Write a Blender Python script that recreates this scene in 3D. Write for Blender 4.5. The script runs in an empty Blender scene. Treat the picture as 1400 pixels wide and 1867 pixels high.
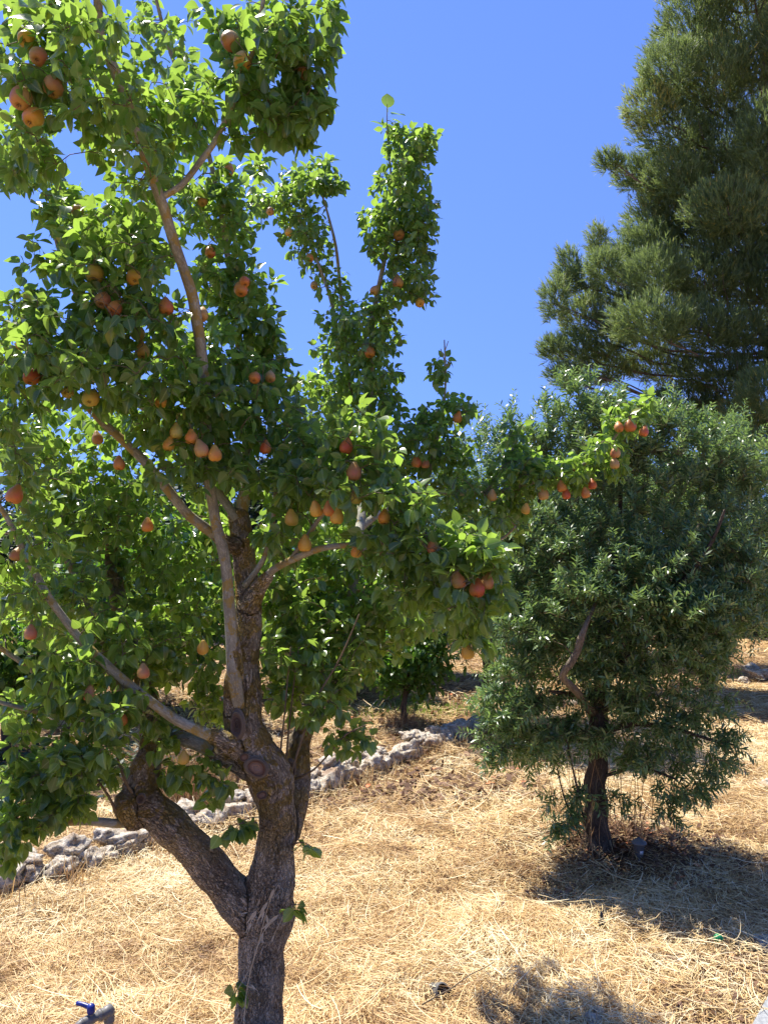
import bpy, math, random
import numpy as np
from mathutils import Vector, Matrix
random.seed(7)
rng = np.random.default_rng(11)
R = math.radians
scene = bpy.context.scene
COL = scene.collection

# ------------------------------------------------------------------ camera
F = 1410.0; CX, CY = 700.0, 933.5; CAMZ = 1.65; PITCH = R(3.1)
cam_d = bpy.data.cameras.new('camera'); cam = bpy.data.objects.new('camera', cam_d); COL.objects.link(cam)
cam.location = (0, 0, CAMZ); cam.rotation_euler = (R(90) + PITCH, 0, 0)
cam_d.sensor_fit = 'VERTICAL'; cam_d.sensor_height = 36; cam_d.sensor_width = 27
cam_d.lens = 36 * F / 1867.0; cam_d.clip_start = 0.05; cam_d.clip_end = 3000
scene.camera = cam
# ------------------------------------------------------------------ light
SUN_EL, SUN_AZ = 60.0, -43.0        # azimuth measured from +Y (view direction), negative = left
w = bpy.data.worlds.new('World'); scene.world = w; w.use_nodes = True
wn = w.node_tree.nodes; wl = w.node_tree.links
sky = wn.new('ShaderNodeTexSky'); sky.sky_type = 'NISHITA'; sky.sun_disc = False
sky.sun_elevation = R(SUN_EL); sky.sun_rotation = R(SUN_AZ); sky.air_density = 1.0; sky.dust_density = 0.0; sky.ozone_density = 7.0
sky.altitude = 300
bg = wn['Background']; bg.inputs['Strength'].default_value = 0.118
tcw = wn.new('ShaderNodeTexCoord'); liftz = wn.new('ShaderNodeVectorMath'); liftz.operation = 'ADD'; liftz.inputs[1].default_value = (0, 0, .35)   # a deep clear sky without a milky horizon band
wl.new(tcw.outputs['Generated'], liftz.inputs[0]); nrmz = wn.new('ShaderNodeVectorMath'); nrmz.operation = 'NORMALIZE'; wl.new(liftz.outputs[0], nrmz.inputs[0]); wl.new(nrmz.outputs[0], sky.inputs[0])
tint = wn.new('ShaderNodeMix'); tint.data_type = 'RGBA'; tint.blend_type = 'MULTIPLY'; tint.inputs[0].default_value = 1.0; tint.inputs[7].default_value = (.90, .90, 1.20, 1)
wl.new(sky.outputs[0], tint.inputs[6]); wl.new(tint.outputs[2], bg.inputs[0])
sd = bpy.data.lights.new('sun', 'SUN'); sd.energy = 5.0; sd.angle = R(0.53); sd.color = (1.0, 0.94, 0.84)
sun = bpy.data.objects.new('sun', sd); COL.objects.link(sun)
sdir = Vector((math.sin(R(SUN_AZ)) * math.cos(R(SUN_EL)), math.cos(R(SUN_AZ)) * math.cos(R(SUN_EL)), math.sin(R(SUN_EL))))
sun.rotation_euler = sdir.to_track_quat('Z', 'Y').to_euler()
scene.view_settings.view_transform = 'Standard'; scene.view_settings.look = 'None'
scene.view_settings.exposure = 0.98; scene.view_settings.gamma = 1.0
scene.cycles.max_bounces = 8; scene.cycles.transmission_bounces = 4; scene.cycles.diffuse_bounces = 4; scene.cycles.glossy_bounces = 2
scene.cycles.transparent_max_bounces = 4

# ------------------------------------------------------------------ helpers
def pt(x, y, d):
    """world point seen at photo pixel x, y at forward distance d"""
    a = (x - CX) / F; c = (CY - y) / F
    Y = math.cos(PITCH) - c * math.sin(PITCH); Z = math.sin(PITCH) + c * math.cos(PITCH)
    return np.array([a / Y * d, d, CAMZ + Z / Y * d])
def gp(x, y, z=0.0):
    a = (x - CX) / F; c = (CY - y) / F
    Y = math.cos(PITCH) - c * math.sin(PITCH); Z = math.sin(PITCH) + c * math.cos(PITCH)
    t = (z - CAMZ) / Z
    return np.array([a * t, Y * t, z])
def proj(P):
    P = np.asarray(P); z = P[..., 2] - CAMZ
    f = P[..., 1] * math.cos(PITCH) + z * math.sin(PITCH)
    u = -P[..., 1] * math.sin(PITCH) + z * math.cos(PITCH)
    f = np.maximum(f, .05)
    return CX + F * P[..., 0] / f, CY - F * u / f, f
def mw(px, d): return px * d / F      # pixels to metres

_tab = np.random.default_rng(5).random((256, 256))
def vn(x, y, f=1.0, o=0):
    x = np.asarray(x) * f + 37.3 * o + 500; y = np.asarray(y) * f + 91.7 * o + 500
    xi = np.floor(x).astype(int); yi = np.floor(y).astype(int); u = x - xi; v = y - yi
    u = u * u * (3 - 2 * u); v = v * v * (3 - 2 * v)
    a = _tab[xi & 255, yi & 255]; b = _tab[(xi + 1) & 255, yi & 255]; c = _tab[xi & 255, (yi + 1) & 255]; d = _tab[(xi + 1) & 255, (yi + 1) & 255]
    return (a * (1 - u) + b * u) * (1 - v) + (c * (1 - u) + d * u) * v
OL = gp(1090, 1545)
WALL = np.array([gp(x, y)[:2] for x, y in [(-420, 1810), (-150, 1700), (15, 1632), (110, 1603), (215, 1562), (345, 1525), (450, 1490), (560, 1462), (650, 1425), (740, 1388), (850, 1345), (950, 1312), (1060, 1285), (1200, 1258), (1300, 1246)]])
def wall_side(x, y):
    """positive beyond the wall"""
    s = np.argsort(WALL[:, 0]); return y - np.interp(x, WALL[s, 0], WALL[s, 1])
def gz(x, y):
    x = np.asarray(x, float); y = np.asarray(y, float)
    z = .05 * (vn(x, y, .9) - .5) + .045 * (vn(x, y, 2.6, 3) - .5) + .02 * (vn(x, y, 7, 5) - .5)
    d = np.hypot(x - OL[0], (y - OL[1]) * 1.1); z = z + .10 * np.exp(-(d / .33) ** 2)
    z = z + .03 * np.exp(-((x - OL[0] - .35) ** 2 + (y - OL[1] + .25) ** 2) / .1)
    far = np.clip(y - 14, 0, 200); return z + far * .012

def mesh_obj(name, V, faces, mats, parent=None, uv=None, attrs=None, mi=None, smooth=False, link=True):
    """faces: int array (N,k) or a list of such arrays"""
    fl = faces if isinstance(faces, list) else [faces]
    fl = [np.asarray(f, dtype=np.int32) for f in fl if len(f)]
    V = np.asarray(V, dtype=np.float32)
    me = bpy.data.meshes.new(name)
    me.vertices.add(len(V)); me.vertices.foreach_set('co', V.ravel())
    loops = np.concatenate([f.ravel() for f in fl]); tot = np.concatenate([np.full(len(f), f.shape[1], np.int32) for f in fl])
    st = np.concatenate([[0], np.cumsum(tot)[:-1]]).astype(np.int32)
    me.loops.add(len(loops)); me.loops.foreach_set('vertex_index', loops)
    me.polygons.add(len(tot)); me.polygons.foreach_set('loop_start', st); me.polygons.foreach_set('loop_total', tot)
    if mi is not None: me.polygons.foreach_set('material_index', np.asarray(mi, np.int32))
    if smooth: me.polygons.foreach_set('use_smooth', np.ones(len(tot), bool))
    if uv is not None:
        ul = me.uv_layers.new(name='UVMap'); ul.data.foreach_set('uv', np.asarray(uv, np.float32)[loops].ravel())
    for k, a in (attrs or {}).items():
        a = np.asarray(a, np.float32)
        if a.ndim == 1:
            at = me.attributes.new(k, 'FLOAT', 'POINT'); at.data.foreach_set('value', a)
        else:
            at = me.attributes.new(k, 'FLOAT_VECTOR', 'POINT'); at.data.foreach_set('vector', a.ravel())
    me.update(calc_edges=True); me.validate()
    for m in (mats if isinstance(mats, (list, tuple)) else [mats]): me.materials.append(m)
    o = bpy.data.objects.new(name, me)
    if link: COL.objects.link(o)
    if parent: o.parent = parent; o.location = -np.array(parent.location) if False else (0, 0, 0)
    return o
def tag(o, label=None, cat=None, group=None, kind=None):
    if label: o['label'] = label
    if cat: o['category'] = cat
    if group: o['group'] = group
    if kind: o['kind'] = kind
    return o
def empty(name, loc, label, cat, group=None):
    o = bpy.data.objects.new(name, None); COL.objects.link(o); o.empty_display_size = .1
    o.location = tuple(loc); return tag(o, label, cat, group)
def under(o, parent):
    """parent an object built in world coordinates under an Empty that stands elsewhere"""
    o.parent = parent
    o.matrix_parent_inverse = Matrix.Translation(-Vector(parent.location)); return o

class Acc:
    def __init__(s): s.V = []; s.F3 = []; s.F4 = []; s.A = []; s.m4 = []; s.n = 0
    def add(s, V, F4=None, F3=None, A=None, m=0):
        V = np.asarray(V, float); s.V.append(V)
        if F4 is not None and len(F4): s.F4.append(np.asarray(F4) + s.n); s.m4 += [m] * len(F4)
        if F3 is not None and len(F3): s.F3.append(np.asarray(F3) + s.n)
        s.A.append(A if A is not None else V); s.n += len(V)
    def build(s, name, mats, parent=None, smooth=True):
        f = []
        if s.F4: f.append(np.concatenate(s.F4))
        n3 = 0
        if s.F3: f.append(np.concatenate(s.F3)); n3 = len(f[-1])
        return mesh_obj(name, np.concatenate(s.V), f, mats, parent, attrs={'bk': np.concatenate(s.A)}, mi=s.m4 + [0] * n3, smooth=smooth)

def norm(v): return v / np.maximum(np.linalg.norm(v, axis=-1, keepdims=True), 1e-9)
def smooth_line(P, rad, step):
    P = np.asarray(P, float); rad = np.asarray(rad, float); out = []; ro = []
    n = len(P)
    for i in range(n - 1):
        p0 = P[max(i - 1, 0)]; p1 = P[i]; p2 = P[i + 1]; p3 = P[min(i + 2, n - 1)]
        k = max(1, int(math.ceil(np.linalg.norm(p2 - p1) / step)))
        for j in range(k):
            t = j / k; t2 = t * t; t3 = t2 * t
            out.append(.5 * ((2 * p1) + (-p0 + p2) * t + (2 * p0 - 5 * p1 + 4 * p2 - p3) * t2 + (-p0 + 3 * p1 - 3 * p2 + p3) * t3))
            ro.append(rad[i] * (1 - t) + rad[i + 1] * t)
    out.append(P[-1]); ro.append(rad[-1]); return np.array(out), np.array(ro)
def frames(P):
    T = norm(np.gradient(P, axis=0)) if len(P) > 2 else np.repeat(norm(P[-1:] - P[:1]), len(P), 0)
    u = np.cross(T[0], [0.3, 1, .2]); u = u / np.linalg.norm(u); U = []
    for t in T:
        u = u - t * np.dot(u, t); u = u / max(np.linalg.norm(u), 1e-9); U.append(u)
    U = np.array(U); return T, U, np.cross(T, U)
def tube(acc, P, r, sides=6, rough=0.0, stretch=.3, soff=None, m=0):
    P = np.asarray(P, float); r = np.asarray(r, float)
    T, U, W = frames(P); n = len(P); k = sides
    s = np.concatenate([[0], np.cumsum(np.linalg.norm(np.diff(P, axis=0), axis=1))]) + (soff if soff is not None else random.random() * 20)
    a = np.arange(k) / k * 2 * math.pi
    rr = r[:, None] * np.ones(k)
    if rough: rr = rr * (1 + rough * (vn(np.cos(a)[None] * 1.2 + 5, s[:, None] * 14 + np.sin(a)[None] * 1.2, 1) - .5) * 2)
    ox = np.cos(a)[None] * rr; oy = np.sin(a)[None] * rr
    V = P[:, None] + ox[..., None] * U[:, None] + oy[..., None] * W[:, None]
    A = np.stack([ox, oy, np.repeat(s[:, None] * stretch, k, 1)], -1)
    i = np.arange(n - 1)[:, None] * k; j = np.arange(k)[None]; jn = (j + 1) % k
    F4 = np.stack([i + j, i + jn, i + k + jn, i + k + j], -1).reshape(-1, 4)
    V = V.reshape(-1, 3); A = A.reshape(-1, 3)
    V = np.concatenate([V, P[:1], P[-1:] + T[-1:] * r[-1] * .7]); A = np.concatenate([A, A[:1] * 0, A[-1:] * 1]); b = n * k
    e = (n - 1) * k
    F3 = [[b, (q + 1) % k, q] for q in range(k)] + [[b + 1, e + q, e + (q + 1) % k] for q in range(k)]
    acc.add(V, F4, F3, A, m)

# ------------------------------------------------------------------ materials
class NT:
    def __init__(s, name):
        s.m = bpy.data.materials.new(name); s.m.use_nodes = True; s.t = s.m.node_tree; s.n = s.t.nodes; s.l = s.t.links
        s.n.clear(); s.out = s.n.new('ShaderNodeOutputMaterial')
    def new(s, typ, **kw):
        nd = s.n.new(typ)
        for k, v in kw.items():
            if k.startswith('_'): setattr(nd, k[1:], v)
            else: s.put(nd, k.replace('__', ' '), v)
        return nd
    def put(s, nd, key, v):
        inp = nd.inputs[int(key[1:])] if key[0] == 'i' and key[1:].isdigit() else nd.inputs[key]
        if hasattr(v, 'is_output') and v.is_output: s.l.new(v, inp)
        elif hasattr(v, 'outputs'): s.l.new(v.outputs[0], inp)
        else: inp.default_value = v if not isinstance(v, tuple) or len(v) != 3 or inp.type != 'RGBA' else (*v, 1)
    def noise(s, vec, scale, detail=4, rough=.6): return s.new('ShaderNodeTexNoise', Vector=vec, Scale=scale, Detail=detail, Roughness=rough).outputs['Fac']
    def attr(s, name, out='Vector'): return s.new('ShaderNodeAttribute', _attribute_name=name).outputs[out]
    def ramp(s, fac, stops, interp='LINEAR'):
        r = s.new('ShaderNodeValToRGB', Fac=fac); cr = r.color_ramp; cr.interpolation = interp
        while len(cr.elements) < len(stops): cr.elements.new(.5)
        for e, (p, c) in zip(cr.elements, stops):
            e.position = p; e.color = (*c, 1) if isinstance(c, tuple) else (c, c, c, 1)
        return r.outputs[0]
    def mix(s, f, a, b, blend='MIX'):
        nd = s.new('ShaderNodeMix', _data_type='RGBA', _blend_type=blend)
        s.put(nd, 'i0', f); s.put(nd, 'i6', a); s.put(nd, 'i7', b); return nd.outputs[2]
    def math(s, op, a, b=0.0, c=0.0): 
        nd = s.new('ShaderNodeMath', _operation=op, i0=a, i1=b)
        s.put(nd, 'i2', c); return nd.outputs[0]
    def coord(s, k='Object'): return s.new('ShaderNodeTexCoord').outputs[k]
    def bump(s, h, dist, strength=1.0): return s.new('ShaderNodeBump', Height=h, Distance=dist, Strength=strength).outputs[0]
    def bsdf(s, col, rough=.8, normal=None, spec=.3):
        b = s.new('ShaderNodeBsdfPrincipled'); s.put(b, 'Base Color', col); s.put(b, 'Roughness', rough); s.put(b, 'Specular IOR Level', spec)
        if normal is not None: s.put(b, 'Normal', normal)
        return b
    def done(s, sh): s.l.new(sh.outputs[0], s.out.inputs['Surface']); return s.m

def leaf_mat(name, dark, light, under, trans, rib=None, tf=.4, rough=.4, spec=.5):
    t = NT(name); v = t.attr('var', 'Fac')
    c = t.mix(v, dark, light); c = t.mix(t.ramp(v, [(.955, 0.0), (.975, .8)]), c, tuple(min(1, q * m_) for q, m_ in zip(light, (3.0, 1.7, 1.2))))
    if rib:
        uv = t.new('ShaderNodeSeparateXYZ', Vector=t.coord('UV'))
        d = t.math('ABSOLUTE', t.math('SUBTRACT', uv.outputs[0], .5))
        k = t.ramp(d, [(0, 1.0), (.035, .9), (.06, 0.0)])
        # side veins
        sv = t.math('SINE', t.math('MULTIPLY', t.math('SUBTRACT', uv.outputs[1], t.math('MULTIPLY', d, .55)), 60.0))
        c = t.mix(t.math('MULTIPLY', t.ramp(sv, [(.75, 0.0), (1, 1.0)]), .22), c, rib)
        c = t.mix(t.math('MULTIPLY', k, .75), c, rib)
    geo = t.new('ShaderNodeNewGeometry')
    c2 = t.mix(geo.outputs['Backfacing'], c, t.mix(.5, under, c))
    b = t.bsdf(c2, rough, spec=spec)
    tr = t.new('ShaderNodeBsdfTranslucent'); t.put(tr, 'Color', t.mix(v, trans, tuple(min(1, q * 1.35) for q in trans)))
    mx = t.new('ShaderNodeMixShader', Fac=tf); t.l.new(b.outputs[0], mx.inputs[1]); t.l.new(tr.outputs[0], mx.inputs[2])
    return t.done(mx)
def bark_mat(name, c1, c2, c3, scale=55, disp=.006, lichen=0.0, fiss=1.0, real=False, ring=0.0):
    t = NT(name); bk = t.attr('bk'); ob = t.coord('Object')
    n1 = t.noise(bk, scale * .5, 5, .65)
    wv = t.new('ShaderNodeVectorMath', _operation='ADD', i0=bk)
    nv = t.new('ShaderNodeTexNoise', Vector=bk, Scale=scale * .35, Detail=5, Roughness=.7)
    sc = t.new('ShaderNodeVectorMath', _operation='SCALE', i0=nv.outputs['Color']); sc.inputs['Scale'].default_value = .048
    t.l.new(sc.outputs[0], wv.inputs[1])
    vo = t.new('ShaderNodeTexVoronoi', _feature='DISTANCE_TO_EDGE', Vector=wv.outputs[0], Scale=scale)
    e = t.ramp(vo.outputs['Distance'], [(0, 0.0), (.06, .5), (.30, 1.0)])
    fine = t.noise(bk, scale * 3.5, 4, .7)
    v2 = t.new('ShaderNodeTexVoronoi', _feature='DISTANCE_TO_EDGE', Vector=wv.outputs[0], Scale=scale * 2.1)
    e2 = t.ramp(v2.outputs['Distance'], [(0, 0.0), (.12, 1.0)])
    patch = t.ramp(t.noise(bk, scale * .22, 3, .6), [(.40, .15), (.62, 1.0)])
    h = t.math('ADD', t.math('MULTIPLY', t.math('MULTIPLY', e, patch), .6 * fiss), t.math('ADD', t.math('MULTIPLY', n1, .8), t.math('ADD', t.math('MULTIPLY', e2, .22 * fiss), t.math('MULTIPLY', fine, .3))))
    if ring:
        rg = t.new('ShaderNodeMapping', Vector=bk); rg.inputs['Scale'].default_value = (6, 6, 60 / .3 * .8)
        rn = t.noise(rg.outputs[0], 2.2, 3, .6); h = t.math('ADD', h, t.math('MULTIPLY', rn, ring))
    c = t.mix(t.ramp(n1, [(.35, 0.0), (.68, 1.0)]), c1, c2)
    c = t.mix(t.math('MULTIPLY', t.math('MULTIPLY', t.ramp(vo.outputs['Distance'], [(0, 1.0), (.11, 0.0)]), patch), .8 * fiss), c, c3); c = t.mix(t.math('MULTIPLY', t.ramp(v2.outputs['Distance'], [(0, 1.0), (.10, 0.0)]), .45 * fiss), c, c3); c = t.mix(t.math('MULTIPLY', t.ramp(t.noise(bk, scale * .16, 4, .6), [(.45, 0.0), (.62, .55)]), 1.0), c, tuple(q * k_ for q, k_ in zip(c1, (.9, .8, .7))))
    c = t.mix(t.ramp(fine, [(.5, 0.0), (.8, .5)]), c, tuple(min(1, q * 1.7) for q in c2))
    if lichen:
        ln = t.noise(ob, 16, 5, .62); lm = t.ramp(ln, [(.60 - lichen * .23, 0.0), (.63 - lichen * .22, .95)])
        lz = t.new('ShaderNodeSeparateXYZ', Vector=ob); up = t.ramp(lz.outputs[2], [(.60, 0.0), (.85, 1.0)])
        lm2 = t.math('MULTIPLY', t.math('MULTIPLY', lm, up), t.ramp(fine, [(.3, .25), (.55, 1.0)]))
        c = t.mix(lm2, c, t.mix(t.noise(ob, 60), (.46, .27, .03), (.26, .24, .10)))
        c = t.mix(t.math('MULTIPLY', t.ramp(t.noise(ob, 11, 4), [(.55, 0.0), (.65, .5)]), 1.0), c, (.23, .22, .18))
    b = t.bsdf(c, .9, t.bump(h, disp, 1.0), .15)
    if real:
        dn = t.new('ShaderNodeDisplacement', Height=h, Midlevel=.7, Scale=disp * 1.3); t.l.new(dn.outputs[0], t.out.inputs['Displacement'])
        t.m.displacement_method = 'BOTH'
    return t.done(b)
def simple(name, c1, c2, scale=30, rough=.6, disp=0.0, spec=.3, detail=5):
    t = NT(name); n = t.noise(t.coord('Object'), scale, detail)
    return t.done(t.bsdf(t.mix(t.ramp(n, [(.35, 0.0), (.65, 1.0)]), c1, c2), rough, t.bump(n, disp) if disp else None, spec))

M_pearleaf = leaf_mat('pear_leaf', (.026, .066, .016), (.120, .205, .045), (.13, .19, .08), (.40, .62, .08), rib=(.28, .34, .13), tf=.37, rough=.24, spec=.6)
M_oliveleaf = leaf_mat('olive_leaf', (.036, .084, .026), (.185, .290, .105), (.28, .36, .21), (.32, .50, .11), tf=.22, rough=.33, spec=.6)
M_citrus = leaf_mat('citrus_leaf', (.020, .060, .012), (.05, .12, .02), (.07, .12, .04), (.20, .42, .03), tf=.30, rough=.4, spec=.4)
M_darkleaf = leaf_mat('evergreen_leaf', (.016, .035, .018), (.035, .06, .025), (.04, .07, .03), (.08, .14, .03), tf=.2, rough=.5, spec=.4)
M_needle = leaf_mat('pine_needle', (.070, .115, .045), (.19, .26, .095), (.13, .18, .08), (.30, .40, .11), tf=.30, rough=.55, spec=.3)
M_bark = bark_mat('pear_bark', (.32, .255, .175), (.60, .51, .38), (.09, .066, .046), 78, .0055, lichen=.55, fiss=.8, real=True)
M_limb = bark_mat('pear_limb_bark', (.25, .235, .165), (.50, .48, .38), (.11, .10, .075), 90, .0035, lichen=.3, fiss=.6, ring=.8)
M_twig = simple('twig_bark', (.13, .085, .05), (.19, .15, .09), 60, .8)
M_obark = bark_mat('olive_bark', (.085, .065, .05), (.16, .13, .10), (.03, .022, .018), 60, .008)
M_pale = bark_mat('dry_olive_wood', (.17, .135, .095), (.30, .25, .19), (.06, .045, .035), 70, .004)
M_pbark = simple('pine_bark', (.10, .07, .055), (.20, .16, .13), 9, .9, .02)

# ------------------------------------------------------------------ foliage tools
def leaf_template(prof, cols=3):
    """prof: list of (y, halfwidth)"""
    V = []; 
    for y, h in prof:
        for c in np.linspace(-1, 1, cols): V.append((c * h, y, 0))
    F = []
    for i in range(len(prof) - 1):
        for j in range(cols - 1):
            a = i * cols + j; F.append((a, a + 1, a + cols + 1, a + cols))
    return np.array(V, float), np.array(F)
PEARLEAF = leaf_template([(0, .012), (.22, .016), (.27, .15), (.38, .265), (.54, .305), (.72, .25), (.88, .12), (1, .01)], 3)
OLIVELEAF = leaf_template([(0, .01), (.25, .10), (.6, .125), (1, .008)], 2)
BROADLEAF = leaf_template([(0, .02), (.3, .22), (.7, .22), (1, .02)], 2)
def make_leaves(name, tmpl, P, T, N, S, mat, parent, curl=(.1, .35), fold=(.1, .4), var=None, petiole=.22):
    TV, TF = tmpl; n = len(P); K = len(TV)
    P = np.asarray(P); T = norm(np.asarray(T)); X = norm(np.cross(T, np.asarray(N))); N = np.cross(X, T)
    cu = rng.uniform(*curl, n)[:, None]; fo = rng.uniform(*fold, n)[:, None]; wv = rng.normal(0, .12, n)[:, None]
    x = TV[None, :, 0] * rng.uniform(.8, 1.15, n)[:, None]; y = np.repeat(TV[None, :, 1], n, 0)
    z = np.abs(x) * fo - cu * y * y + wv * x * (y - .3) * 2
    x = x + wv * y * y * .5
    S = np.asarray(S)[:, None, None]
    V = P[:, None] + S * (x[..., None] * X[:, None] + y[..., None] * T[:, None] + z[..., None] * N[:, None])
    Fc = (TF[None] + (np.arange(n) * K)[:, None, None]).reshape(-1, 4)
    ux = TV[:, 0] / max(np.abs(TV[:, 0]).max(), 1e-6) * .5 + .5
    cx = np.sign(TV[:, 0]) * .5 + .5 if False else ux
    UV = np.tile(np.stack([cx, TV[:, 1]], -1), (n, 1))
    va = np.repeat(rng.random(n) ** 1.3 if var is None else var, K)
    o = mesh_obj(name, V.reshape(-1, 3), Fc, mat, None, uv=UV, attrs={'var': va}, smooth=True)
    if parent: under(o, parent)
    return o
def grow(skP, skR, tips, step=.07, arch=.12, wob=.25, maxr=.008):
    tips = np.asarray(tips); nodes = np.array(skP, float); rad = np.array(skR, float)
    d0 = np.array([np.min(np.linalg.norm(nodes - t, axis=1)) for t in tips]); order = np.argsort(d0)
    cap = len(nodes) + len(tips) * 12; NB = np.zeros((cap, 3)); NR = np.zeros(cap); n = len(nodes); NB[:n] = nodes; NR[:n] = rad
    polys = []
    for i in order:
        t = tips[i]; dd = np.linalg.norm(NB[:n] - t, axis=1); j = int(np.argmin(dd)); L = dd[j]
        if L < .01: continue
        k = min(10, max(2, int(L / step) + 1)); s = np.linspace(0, 1, k + 1)[:, None]
        Q = NB[j] * (1 - s) + t * s
        Q = Q + np.array([0, 0, 1]) * (arch * L * np.sin(s * math.pi)) + rng.normal(0, wob * L * .1, (k + 1, 3)) * np.sin(s * math.pi)
        r0 = min(NR[j] * .7, .002 + L * .012, maxr); r1 = .0011
        rr = np.linspace(max(r0, .0014), r1, k + 1)
        polys.append((Q, rr)); NB[n:n + k] = Q[1:]; NR[n:n + k] = rr[1:]; n += k
    return polys
def blob_pts(blobs, scale=1.0):
    """blobs: (px, py, rx, ry, d, dr, n) in photo pixels at a distance -> world tips"""
    out = []
    for b in blobs:
        x, y, rx, ry, d, dr, n = b[:7]; n = max(1, int(n * scale))
        q = norm(rng.normal(0, 1, (n, 3))) * (rng.random((n, 1)) ** .42)
        for a in q: out.append(pt(x + a[0] * rx, y + a[1] * ry, d + a[2] * dr))
    return np.array(out)
KEEP = []     # (px, py, radius, distance, chance to drop) - spots where fruit and limbs must stay clear of leaves
def cull(P, extra=None):
    x, y, f = proj(P); k = np.ones(len(P), bool)
    for (a, b, r, d, ch) in (KEEP if extra is None else extra):
        h = (np.hypot(x - a, y - b) < r) & (f < d) & (rng.random(len(P)) < ch); k &= ~h
    return k
def rosettes(polys, nl=(5, 9), size=(.029, .047), droop=(-.3, 1.3), along=.0):
    P = []; T = []; N = []; S = []
    def one(c, ax, k, sc=1.0):
        a0 = random.random() * 6.28
        u = np.cross(ax, [.2, .9, .1]); u /= np.linalg.norm(u) + 1e-9; v = np.cross(ax, u)
        for i in range(k):
            a = a0 + i * 2.4; o = math.cos(a) * u + math.sin(a) * v + ax * random.uniform(.0, .9)
            o = o / np.linalg.norm(o); s = random.uniform(*size) * sc * (1.0 if random.random() > .15 else .6)
            dr = random.uniform(*droop)
            t = o + np.array([0, 0, -1]) * dr + rng.normal(0, .25, 3); t /= np.linalg.norm(t)
            nn = np.array([0, 0, 1.0]) + o * random.uniform(-.2, .9) + rng.normal(0, .55, 3)
            P.append(c + o * .004); T.append(t); N.append(nn); S.append(s * 1.28)
    for Q, rr in polys:
        ax = Q[-1] - Q[-2]; ax = ax / (np.linalg.norm(ax) + 1e-9) + np.array([0, 0, .5]); ax /= np.linalg.norm(ax)
        one(Q[-1], ax, random.randint(*nl))
        L = np.linalg.norm(Q[-1] - Q[0])
        m = int(L / .045)
        for j in range(m):
            s = random.uniform(.15, .95) * (len(Q) - 1); i = int(s); c = Q[i] * (1 - s + i) + Q[min(i + 1, len(Q) - 1)] * (s - i)
            one(c, ax, random.choice((1, 2, 2, 3)))
    return np.array(P), np.array(T), np.array(N), np.array(S)
def shoots(tips, dirs, L=(.14, .28), gap=.013, size=(.042, .062), pair=True, spread=.62, grav=.15):
    """leafy shoots starting at tips: returns polylines and leaves"""
    P = []; T = []; N = []; S = []; polys = []
    for c, d in zip(tips, dirs):
        l = random.uniform(*L); k = int(l / gap); d = d / (np.linalg.norm(d) + 1e-9); pos = c.copy(); pl = [pos.copy()]
        u = np.cross(d, rng.normal(0, 1, 3)); u /= np.linalg.norm(u)
        for i in range(k):
            d = d + np.array([0, 0, -grav]) * gap * 4 + rng.normal(0, .03, 3); d /= np.linalg.norm(d)
            pos = pos + d * gap
            u = u - d * np.dot(u, d); u /= np.linalg.norm(u) + 1e-9; w_ = np.cross(d, u)
            if i % 4 == 0: pl.append(pos.copy())
            a = (i % 2) * 1.57 + random.uniform(-.4, .4)
            o = math.cos(a) * u + math.sin(a) * w_; tp = 1 - .45 * (i / k) ** 2
            for sg in ((1, -1) if pair else ((1,) if i % 2 else (-1,))):
                t = d * spread + o * sg + rng.normal(0, .15, 3)
                P.append(pos.copy()); T.append(t); N.append(np.cross(t, np.cross(np.array([0, 0, 1.0]) + rng.normal(0, .45, 3), t)) + 1e-4); S.append(random.uniform(*size) * tp)
        if len(pl) > 1: polys.append((np.array(pl), np.linspace(.0018, .0009, len(pl))))
    return polys, np.array(P), np.array(T), np.array(N), np.array(S)
def limb(acc, pts, d_and_w, sides=10, step=.04, rough=.06):
    """pts: list of (px, py, d, widthpx)"""
    P, r = smooth_line([pt(a, b, d) for a, b, d, w_ in pts], [mw(w_, d) / 2 * .74 for a, b, d, w_ in pts], step)
    if len(P) > 6: P = P + np.stack([vn(np.arange(len(P)) * .31, q * 9.0 + P[0, 0], 1) - .5 for q in range(3)], -1) * (r[:, None] * .55)
    if acc is not None: tube(acc, P, r, sides, rough)
    return P, r
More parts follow.
